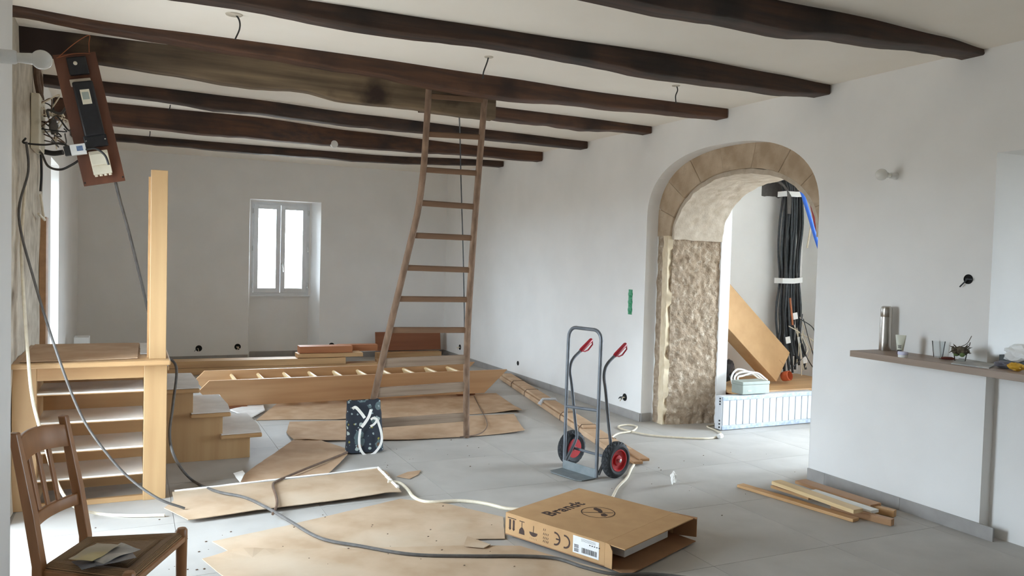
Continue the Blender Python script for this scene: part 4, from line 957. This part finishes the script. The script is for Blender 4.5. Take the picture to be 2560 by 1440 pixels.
# ------------------------------------------------------------------ long cables
cable('grey cable drooping from the unfinished wall to the cardboard strip', [(LEFTX+.05, 5.44, 2.10), (LEFTX+.06, 5.44, 1.93), atY(47, 540, 5.30), atY(85, 700, 5.22), atY(145, 890, 5.02), atY(200, 1032, 4.98), atY(255, 1118, 4.95), atY(320, 1192, 4.92), atY(395, 1246, 4.86), fl(462, 1271, .034)], .007, M_cab)
cable('cream cable hanging past the landing and along the floor', [(LEFTX+.04, 5.5, 1.85), atY(54, 600, 5.35), atY(58, 720, 5.2), atY(70, 890, 5.04), atY(82, 1000, 5.0), atY(108, 1098, 4.98), atY(140, 1200, 4.95), atY(180, 1262, 4.9), fl(240, 1283, .011), fl(320, 1289, .011), fl(412, 1288, .011)], .0085, M_cabw)
cable('long grey cable from the meter board across the floor past the open box', [MP(.52, -.98, -.018), atY(300, 500, 5.36), atY(325, 590, 5.42), atY(352, 700, 5.48), atY(378, 806, 5.55), atY(405, 880, 5.62), (.275, 5.60, .74), (.245, 5.30, .55), atY(424, 1090, 5.25), atY(440, 1150, 5.22), fl(480, 1200, .012), fl(540, 1228, .04), fl(610, 1243, .04), fl(665, 1268, .042), fl(720, 1300, .04), fl(800, 1345, .024), fl(900, 1365, .024), fl(1030, 1386, .024), fl(1180, 1390, .026), fl(1300, 1390, .026), fl(1390, 1396, .026), fl(1460, 1418, .026), fl(1540, 1436, .024), fl(1640, 1436, .012), fl(1760, 1450, .012)], .0085, M_cab, 7)
cable('brown cable crossing the cardboard sheets from the tote bag', [fl(868, 1131, .034), fl(800, 1158, .034), fl(740, 1182, .034), fl(692, 1203, .036), fl(682, 1214, .04), fl(690, 1240, .04), fl(692, 1262, .042), fl(682, 1285, .036)], .008, M_cabb)
cable('cream cord curling from the torn strip to the box', [fl(970, 1204, .036), fl(1000, 1208, .02), fl(1020, 1225, .012), fl(1035, 1243, .012), fl(1070, 1255, .012), fl(1150, 1252, .012), fl(1210, 1258, .012), fl(1260, 1270, .012), fl(1300, 1274, .012)], .0105, M_cabw)
cable('cream cord from behind the box past the hand truck wheel', [fl(1530, 1246, .011), fl(1545, 1218, .011), fl(1566, 1196, .011), fl(1578, 1172, .011), fl(1586, 1160, .011)], .0095, M_cabw)
cable('cream cord looping on the tiles in front of the arch', [fl(1524, 1098, .010), fl(1545, 1084, .010), fl(1580, 1078, .010), fl(1592, 1066, .010), fl(1568, 1062, .010), fl(1546, 1066, .010), fl(1560, 1074, .010), fl(1620, 1087, .010), fl(1700, 1094, .010), fl(1770, 1096, .010), fl(1803, 1089, .010)], .008, M_cabw)
tag(MB().lathe(fl(1800, 1090, .022), (.9, .3, 0), [(.008, -.03), (.02, -.02), (.022, .02), (.018, .022)], 16).build('socket_connector', M_wplas, smooth=True), 'white socket connector at the end of the cord before the arch', 'connector')
cable('thin cream cable coming round the radiator corner to the connector', [fl(1802, 1082, .012), fl(1785, 1074, .008), fl(1768, 1066, .008), fl(1785, 1062, .008)], .007, M_cabw)
cable('thin grey wire curling over the cardboard right of the ladder', [fl(1185, 990, .012), fl(1200, 1020, .012), fl(1216, 1050, .02), fl(1216, 1070, .03), fl(1195, 1086, .026), fl(1150, 1092, .026)], .004, M_cabb)

# ------------------------------------------------------------------ cardboard bundle by the wall
bd = thing('packaged_trim', 'long cardboard-wrapped trim bundle with straps lying along the right wall', 'package', (3.8, 6.9, 0))
p0, p1 = Vector((3.40, 4.92, 0)), Vector((4.245, 9.05, 0)); dv = (p1-p0).normalized(); sv = Vector((dv.y, -dv.x, 0))
MB().bar(p0+dv*.25+Vector((0, 0, .026)), p1+Vector((0, 0, .026)), .17, .05).build('wrapped_length', M_card, bd, bevel=.010)
MB().bar(p0+dv*1.0+Vector((0, 0, .064)), p1-dv*.1+Vector((0, 0, .064)), .13, .026).build('wrapped_length', M_card, bd, bevel=.008)
for k, (o, a, l) in enumerate(((-.06, .0, .5), (.0, -.06, .55), (.065, -.03, .5))):
    MB().bar(p0+dv*a+sv*o+Vector((0, 0, .012+.012*k)), p0+dv*(a+l)+sv*o*.8+Vector((0, 0, .02+.01*k)), .075, .02).build('loose_end', M_brny if k else M_card, bd, bevel=.003)
for u_ in (.62, 1.05, 1.6, 2.9, 3.5):
    hgt = .052 if u_ < 1.0 else .079; c = p0+dv*u_
    MB().tube([c+sv*.088+Vector((0, 0, .004)), c+sv*.087+Vector((0, 0, .05)), c+sv*.062+Vector((0, 0, hgt)), c-sv*.062+Vector((0, 0, hgt)), c-sv*.087+Vector((0, 0, .05)), c-sv*.088+Vector((0, 0, .004))], .0035, 6).build('strap', M_cabb, bd)
c = p0+dv*2.25
MB().tube([c+sv*.09+Vector((0, 0, .05)), c+sv*.066+Vector((0, 0, .082)), c-sv*.066+Vector((0, 0, .082)), c-sv*.092+Vector((0, 0, .03))], [.01, .016, .018, .03], 8).build('plastic_wrap', M_foil, bd, smooth=True)

# ------------------------------------------------------------------ offcuts by the bar wall
def off(label, a, b, za, zb, wd, th, m):
    p, q = fl(*a, za), fl(*b, zb)
    return plank(label, p, q, wd, th, m, 'offcut')
off('long thin oak offcut lowest and farthest out in the pile by the bar wall', (1850, 1213), (2140, 1300), .011, .011, .065, .02, M_oaky)
off('brown oak offcut lying flat against the bar wall baseboard', (2000, 1203), (2190, 1264), .045, .045, .10, .022, M_brny)
off('pale pine board on top of the offcut pile', (1940, 1205), (2146, 1278), .072, .062, .085, .024, M_pine)
off('white painted offcut poking out under the pale pine board', (2030, 1228), (2188, 1279), .045, .045, .07, .02, M_whitep)
off('square oak batten sticking out behind the offcut pile', (2090, 1250), (2238, 1284), .022, .022, .045, .042, M_oaky)
off('short square batten jutting from the bottom of the offcut pile', (2080, 1268), (2232, 1306), .020, .020, .045, .04, M_brny)
off('dark narrow offcut underneath the pale pine board', (1935, 1215), (2030, 1245), .032, .032, .07, .018, M_oaky)
q = fl(1683, 1212)
def crumple(label, c, R, m, name, cat, seed, sq=(1, 1, 1)):
    bm = bmesh.new(); bmesh.ops.create_icosphere(bm, subdivisions=3, radius=R)
    for v in bm.verts:
        k = 1+.45*noise.noise(v.co/R*1.7+Vector((seed, 0, 0)))+.25*noise.noise(v.co/R*4+Vector((0, seed, 0))); v.co = Vector((v.co.x*k*sq[0], v.co.y*k*sq[1], v.co.z*k*sq[2]))
    mz = min(v.co.z for v in bm.verts); mb = MB(); mb.add([v.co+Vector(c)-Vector((0, 0, mz)) for v in bm.verts], [tuple(v.index for v in f.verts) for f in bm.faces]); bm.free()
    return tag(mb.build(name, m), label, cat)
crumple('crumpled white paper scrap on the bare tiles right of the hand truck', q, .03, M_torn, 'paper_scrap', 'paper', 3, (.7, .7, 1.3))
q = fl(592, 1205); MB_ = sheet('paper_tag', 'white paper tag at the corner of the diagonal cardboard', FP((583, 1200), (606, 1192), (612, 1200), (600, 1222), (590, 1212)), M_torn, .031, th=.001, amp=.02, seed=50, cat='paper')
sheet('cardboard_scrap', 'small torn cardboard tab curling on the dusty flattened carton', FP((1168, 1352), (1226, 1374), (1210, 1382), (1160, 1378)), M_cardd, .022, amp=.008, seed=51)
# crumbs of plaster
mb = MB(); rg = random.Random(9)
for k in range(85):
    x, y = rg.choice(((rg.uniform(200, 640), rg.uniform(1280, 1430)), (rg.uniform(950, 1250), rg.uniform(1100, 1180)), (rg.uniform(700, 1300), rg.uniform(1270, 1430)), (rg.uniform(1500, 2000), rg.uniform(1130, 1290))))
    p = fl(x, y, .0); r = rg.uniform(.0015, .0045); z = .022 if (y > 1265 and 640 < x < 1300) else 0
    mb.obox(p+Vector((0, 0, z+r*.4)), (r, r*.4, 0), (-r*.3, r*.7, 0), (0, 0, r*.4))
o = mb.build('plaster_crumbs', M_cabb); o['kind'] = 'stuff'; o['label'] = 'small crumbs of plaster and debris scattered over the floor'; o['category'] = 'debris'

# ------------------------------------------------------------------ bar counter and what stands on it
BT = .988
tag(MB().box(A-.30, A-.0005, 1.0, 3.578, BT-.038, BT).box(A-.0005, 4.60, 1.0, YE-.001, BT-.038, BT).build('bar_counter', M_laminate, bevel=.002), 'brown laminate bar counter board fixed to the white wall', 'counter')
def onbar(px, py, X): 
    return Vector((X, onplane(px, py, (X, 0, 0), Vector((1, 0, 0))).y, BT))
q = fl(2212, 876, BT); r = thing('thermos', 'brushed steel thermos flask standing on the bar counter', 'thermos', q)
MB().lathe(q, (0, 0, 1), [(.036, 0), (.037, .004), (.036, .06), (.0345, .205), (.034, .212)], 32).build('flask_body', M_steel, r, smooth=True)
MB().lathe(q, (0, 0, 1), [(.033, .212), (.0345, .215), (.0335, .262), (.030, .274), (.022, .279), (0, .280)], 32).build('cup_lid', M_steel, r, smooth=True)
q = fl(2250, 886, BT); r = thing('cream_tube', 'pale green cream tube standing on its dark cap next to the thermos', 'tube', q)
MB().lathe(q, (0, 0, 1), [(.017, 0), (.018, .004), (.018, .02), (.016, .022)], 20).build('cap', M_plum, r, smooth=True)
def tubef(u, v):
    a = 2*math.pi*u; rx = .018*(1-v)+.031*v; ry = .018*(1-v)+.002*v; x, y = math.cos(a)*rx, math.sin(a)*ry
    d = Vector((.45, -.89)); return (q.x+x*d.x-y*d.y, q.y+x*d.y+y*d.x, BT+.022+v*.095)
MB().grid(tubef, 24, 10).build('tube_body', M_tube, r, smooth=True, thick=.0008)
for k, (w_, z) in enumerate(((.010, .055), (.008, .048), (.009, .041), (.012, .026))):
    d = Vector((.45, -.89, 0)); n = Vector((-.89, -.45, 0)); c = q+n*.0205+Vector((0, 0, z))
    MB().obox(c, d*w_, n*.0008, Vector((0, 0, .0018 if k < 3 else .0035))).build('print_line', M_cab if k < 3 else M_cabk, r)
q = fl(2257, 892, BT); q = Vector((q.x-.02, q.y-.015, BT)); r = thing('cream_jar', 'small jar with lilac-white lid in front of the cream tube', 'jar', q)
MB().lathe(q, (0, 0, 1), [(.025, 0), (.026, .003), (.026, .014), (.025, .015)], 24).build('jar_body', M_wplas, r, smooth=True)
MB().lathe(q, (0, 0, 1), [(.027, .015), (.028, .017), (.028, .030), (.026, .033), (0, .0335)], 24).build('jar_lid', M_lilac, r, smooth=True)
def cup(label, q, h, r1, r2):
    tag(MB().lathe(q, (0, 0, 1), [(r1, 0), (r1+.001, .002), (r2, h), (r2-.0015, h), (r1-.001, .006), (0, .005)], 28).build('drinking_glass', M_cup, smooth=True), label, 'glass')
q = fl(2345, 893, BT); cup('clear plastic cup with nothing in it on the bar counter', q, .095, .024, .036)
q = onbar(2400, 900, 4.22); r = thing('dried_flower_glass', 'clear glass topped with a dried flower head and green buds on the bar', 'glass', q)
MB().lathe(q, (0, 0, 1), [(.026, 0), (.027, .002), (.036, .06), (.0345, .06), (.025, .006), (0, .005)], 28).build('glass', M_cup, r, smooth=True)
rg = random.Random(4); hc = q+Vector((0, 0, .062))
bm = bmesh.new(); bmesh.ops.create_icosphere(bm, subdivisions=3, radius=.034); mb = MB()
mb.add([hc+Vector((v.co.x*1.25, v.co.y*1.25, v.co.z*.75))*(1+.25*noise.noise(v.co*90)) for v in bm.verts], [tuple(x.index for x in f.verts) for f in bm.faces]); bm.free()
mb.build('seed_head', M_twig, r)
for k in range(26):
    t = rg.uniform(0, 6.28); el = rg.uniform(-.5, .9); d = Vector((math.cos(t)*math.cos(el), math.sin(t)*math.cos(el), math.sin(el)*.7))
    MB().tube(spline([hc+d*.025, hc+d*.045+Vector((0, 0, .006)), hc+d*rg.uniform(.05, .066)+Vector((0, 0, rg.uniform(-.008, .012)))], 4), [.003, .003, .003, .003, .003, .0025, .002, .0015, .001][:9], 5).build('bract', M_twig, r)
for dx in (-.012, .024): 
    c = hc+Vector((-.018, -dx, -.016)); MB().lathe(c, (-.5, -.2, -.1), [(0, -.018), (.012, -.010), (.015, 0), (.011, .012), (0, .018)], 12).build('bud', M_leaf, r, smooth=True)
MB().tube(spline([hc+Vector((0, .01, .02)), hc+Vector((.01, -.03, .045)), hc+Vector((.01, -.055, .09))], 5), .002, 5).build('stem', M_twig, r)
MB().tube(spline([hc+Vector((0, -.03, .02)), hc+Vector((.0, -.05, .035)), hc+Vector((0, -.055, .055))], 5), .0025, 5).build('stem', M_twig, r)
p, q = fl(2352, 899, BT), fl(2386, 901, BT); r = thing('pocket_knife', 'red-brown handled pocket knife lying on the bar counter', 'knife', p)
MB().tube([p+Vector((0, 0, .009)), p.lerp(q, .3)+Vector((0, 0, .010)), p.lerp(q, .8)+Vector((0, 0, .010)), q+Vector((0, 0, .008))], [.006, .009, .009, .005], 10).build('handle', M_wine, r, smooth=True)
MB().tube([p+Vector((0, 0, .009)), p+(p-q)*.12+Vector((0, 0, .009))], .0065, 10).build('bolster', M_chrome, r, smooth=True)
def flat(label, px, z, th, m, name, cat):
    tag(MB().prism([fl(x, y, z) for x, y in px], (0, 0, th)).build(name, m), label, cat)
flat('open printed magazine lying flat on the bar counter', [(2378, 910), (2400, 897), (2492, 913), (2472, 922)], BT+.0005, .006, M_lf2, 'magazine', 'magazine')
q = fl(2500, 921, BT); crumple('grey crumpled cloth on the bar counter beside the magazine', q+Vector((.03, -.01, 0)), .05, M_cloth, 'cloth', 'cloth', 8, (.9, 1.1, .32))
q = fl(2543, 916, BT); crumple('white crumpled plastic bag on the bar counter', q+Vector((.06, 0, 0)), .075, M_wplas, 'plastic_bag', 'bag', 12, (.8, 1.5, .7))
q = fl(2540, 928, BT); crumple('yellow and dark glove rolled up in front of the white bag', q, .028, M_yellow, 'work_glove', 'glove', 5, (1, 1.5, .7))
q = fl(2475, 902, BT); tr = thing('tray', 'dark open tray at the back of the bar counter by the hatch', 'tray', (4.48, 2.68, BT))
MB().box(4.40, 4.58, 2.30, 2.86, BT+.0005, BT+.006).build('tray_base', M_tray, tr)
for args in ((4.40, 4.406, 2.30, 2.86), (4.574, 4.58, 2.30, 2.86), (4.406, 4.574, 2.30, 2.306), (4.406, 4.574, 2.854, 2.86)):
    MB().box(args[0], args[1], args[2], args[3], BT+.006, BT+.05).build('tray_side', M_tray, tr)

# ------------------------------------------------------------------ through the arch
rd = thing('wrapped_radiator', 'white radiator in stretch wrap standing on the floor behind the arch', 'radiator', (5.3, 5.72, 0))
rx0, rx1, ry = 4.82, 5.95, 5.655
MB().box(rx0, rx1, ry, ry+.085, .004, .31).build('radiator_body', M_foil, rd, bevel=.008)
for k in range(14):
    x = rx0+.05+k*(rx1-rx0-.1)/13
    MB().box(x-.034, x+.034, ry-.007, ry, .045, .27).build('radiator_column', M_foil, rd, bevel=.004)
for (za, zb) in ((.006, .042), (.272, .308)): MB().box(rx0+.01, rx1, ry-.009, ry-.001, za, zb).build('wrap_band', M_wrapb, rd, bevel=.003)
for z in (.03, .06, .09, .24, .265, .29): MB().box(rx0-.008, rx0+.002, ry+.01, ry+.02, z-.007, z+.007).build('pipe_plug', M_black, rd)
pt = thing('plank_shelf', 'raw plank platform behind the wrapped radiator holding cable clutter', 'shelf', (5.7, 6.2, 0))
MB().box(5.125, 6.66, 5.76, 6.6, .285, .318).build('board', M_pinex, pt, bevel=.003)
for x in (5.2, 5.9, 6.55): MB().box(x-.04, x+.04, 5.8, 6.5, 0, .285).build('support_block', M_brownp, pt)
PZ = .319
def onpl(px, py): return fl(px, py, PZ)
# leaning carton
ca, cb, cc, cd = [atY(*q, Y) for q, Y in (((1824, 716), 6.12), ((1975, 888), 6.12), ((1920, 936), 6.05), ((1800, 790), 6.05))]
lc = thing('tall_carton', 'tall brown cardboard carton tilted against the back room wall', 'carton', cc)
ax = (cb-ca).normalized(); ca2 = ca-ax*.0; ln = (cb-ca).length
lowdir = (cc-cb).normalized(); lowdir = (lowdir-ax*lowdir.dot(ax)).normalized(); dep = ax.cross(lowdir).normalized()
if dep.y < 0: dep = -dep
Wc = .37; Dc = .30
_low = min(cb.z, (cb+lowdir*Wc).z, (cb+lowdir*Wc+dep*Dc*.5).z); cb = cb+Vector((0, 0, PZ+.002-_low))
body = MB(); body.prism([cb, cb-ax*(ln+.02), cb-ax*(ln+.02)+lowdir*Wc, cb+lowdir*Wc], dep*Dc*.5); body.build('carton_body', M_box, lc, bevel=.004)
MB().prism([cb-ax*.25-lowdir*.002+dep*.01, cb-ax*(ln+.1)-lowdir*.01+dep*.01, cb-ax*(ln+.1)-lowdir*.05+dep*.07, cb-ax*.25-lowdir*.012+dep*.07], dep*.006).build('carton_flap', M_box, lc)
MB().prism([cb-ax*(ln+.022), cb-ax*(ln+.10)+lowdir*.01, cb-ax*(ln+.10)+lowdir*.26, cb-ax*(ln+.022)+lowdir*.29], dep*.006).build('carton_flap', M_box, lc)
MB().prism([cb-ax*.0-dep*.0008+lowdir*.16, cb-ax*.09-dep*.0008+lowdir*.16, cb-ax*.09-dep*.0008+lowdir*.165, cb-dep*.0008+lowdir*.165], -dep*.0004).build('carton_seam', M_boxin, lc)
# cables through the hole
rg = random.Random(21); CY = 6.42
for k in range(20):
    t = (k % 7)/6-.5; row = k//7
    x = 6.345+t*.20; y = CY+.035*row-.03*abs(t)
    top = Vector((6.345+t*.42+rg.uniform(-.02, .02)+.03, y+.06, 2.56+.03*rg.random()))
    e = Vector((6.36+t*.34+rg.uniform(-.06, .06), y-.06+rg.uniform(-.1, .05), PZ+.03+rg.uniform(0, .22)))
    w1 = rg.uniform(-.02, .02); w2 = rg.uniform(-.03, .03)
    tag(MB().tube(spline([top, (x+t*.08, y+.02, 2.42), (x, y, 2.27), (x+w1+t*.03, y, 1.95), (x+w2+t*.04, y, 1.65), (x, y, 1.36), (x+w1+t*.05, y-.01, 1.05), (6.36+t*.26+w2, y-.02, .8), e], 5), .0125, 7).build('power_cable', M_cabd if k % 5 else M_cabk, smooth=True), 'dark sheathed cable in the taped bundle hanging from the hole beyond the arch', 'cable', 'cables in the hanging bundle')
for k in range(3):
    tag(MB().tube(spline([(5.92+.05*k, 6.56, 2.47-.02*k), (6.1+.03*k, 6.5, 2.42), (6.22+.02*k, 6.40, 2.3-.02*k), (6.235+.01*k, 6.38, 2.05)], 6), .012, 7).build('power_cable', M_cab, smooth=True), 'pale grey cable bending into the taped bundle from the wall hole', 'cable', 'pale cables beside the bundle')
tag(MB().tube(spline([(6.56, 6.35, 2.6), (6.56, 6.34, 2.3), (6.53, 6.34, 2.0), (6.50, 6.36, 1.7)], 6), .010, 7).build('power_cable', M_cabw, smooth=True), 'white cable hanging right of the dark bundle', 'cable')
for z, lab in ((2.26, 'upper white tape band round the hanging cable bundle'), (1.345, 'lower white tape band round the hanging cable bundle')):
    pr = [(6.205, CY-.028), (6.345, CY-.040), (6.485, CY-.028), (6.488, CY+.09), (6.345, CY+.105), (6.202, CY+.09)]
    vs = [(x, y, z+dz+(.012 if x > 6.4 else 0)) for dz in (-.028, .028) for x, y in pr]; n = 6
    tag(MB().add(vs, [(i, (i+1) % n, n+(i+1) % n, n+i) for i in range(n)]).build('tape_band', M_tapew, thick=.002), lab, 'tape')
for k, (off_, m, lab) in enumerate(((0, M_blue, 'bright blue conduit curving at the right side of the arch'), (.05, M_redc, 'dark red conduit curving beside the blue one'))):
    a, b, c_ = (atY(1998, 468, 5.6), atY(2018, 522, 5.55), atY(2038, 590, 5.5)) if k == 0 else (atY(2012, 462, 5.66), atY(2030, 515, 5.61), atY(2042, 570, 5.56))
    tag(MB().tube(spline([a+Vector((-.1, .1, .12)), a, b, c_, c_+Vector((.05, -.05, -.2))], 7), .017, 9).build('conduit', m, smooth=True), lab, 'conduit')
# loose tails, tags
for k in range(14):
    s0 = Vector((6.36+rg.uniform(-.1, .16), CY-.06, rg.uniform(.75, 1.0))); e = Vector((6.40+rg.uniform(-.18, .22), CY-.12+rg.uniform(-.08, .06), rg.uniform(.34, .7)))
    tag(MB().tube(spline([s0, (s0+e)/2+Vector((rg.uniform(-.08, .08), -.05, rg.uniform(-.08, .08))), e], 6), .005, 6).build('wire_tail', rg.choice((M_cabd, M_cabk, M_cabw)), smooth=True), 'thin loose wire tail at the foot of the cable bundle', 'wire', 'loose wire tails')
for (px, py) in ((1988, 790), (1970, 850), (2000, 850), (2012, 900)):
    c = atY(px, py, 6.3); tag(MB().obox(c, (.022, -.008, .006), (.003, .006, 0), (-.008, 0, .034)).build('cable_tag', M_paper), 'white paper tag tied to the cable bundle', 'tag', 'paper tags on the cables')
c = atY(1975, 745, 6.3)
tag(MB().tube(spline([c, c+Vector((.01, -.02, -.15)), c+Vector((.03, -.02, -.28))], 5), .011, 7).build('copper_tail', M_copper, smooth=True), 'bare copper-coloured tail below the lower tape band', 'wire')
# clutter on the plank platform
q = onpl(1890, 985); r = thing('junction_case', 'grey-green plastic junction box on the plank platform', 'junction box', q+Vector((0, .08, 0)))
MB().box(q.x-.16, q.x+.16, q.y-.0, q.y+.15, PZ, PZ+.085).build('case_body', M_grplas, r, bevel=.006)
MB().box(q.x-.163, q.x+.163, q.y-.003, q.y+.153, PZ+.085, PZ+.115).build('case_lid', M_grplas, r, bevel=.006)
MB().box(q.x-.10, q.x-.06, q.y-.006, q.y, PZ+.03, PZ+.036).build('marking', M_wplas, r)
for k in range(3):
    a = fl(1830+8*k, 975, PZ+.02)
    tag(MB().tube(spline([a+Vector((.02, -.02, -.0)), a+Vector((.04, .06, .10)), a+Vector((.16, .12, .17-.03*k)), a+Vector((.34, .14, .13)), a+Vector((.48, .14, .05))], 7), .009, 7).build('white_hose', M_wplas, smooth=True), 'white hose arching over the grey-green junction box', 'hose', 'white hoses over the junction box')
crumple('black rubbish bag stuffed beneath the tilted carton', Vector((5.27, 6.17, PZ)), .12, M_black, 'rubbish_bag', 'bag', 9, (1.0, .9, 1.1))
q = atY(1948, 925, 6.1); tag(MB().lathe((q.x+.07, 6.06, PZ+.075), (.2, -.9, .25), [(.045, -.05), (.05, -.03), (.05, .03), (.044, .035), (.04, -.02), (0, -.025)], 20).build('pipe_socket', M_orange, smooth=True), 'orange-brown pipe socket beside the tilted carton', 'pipe')
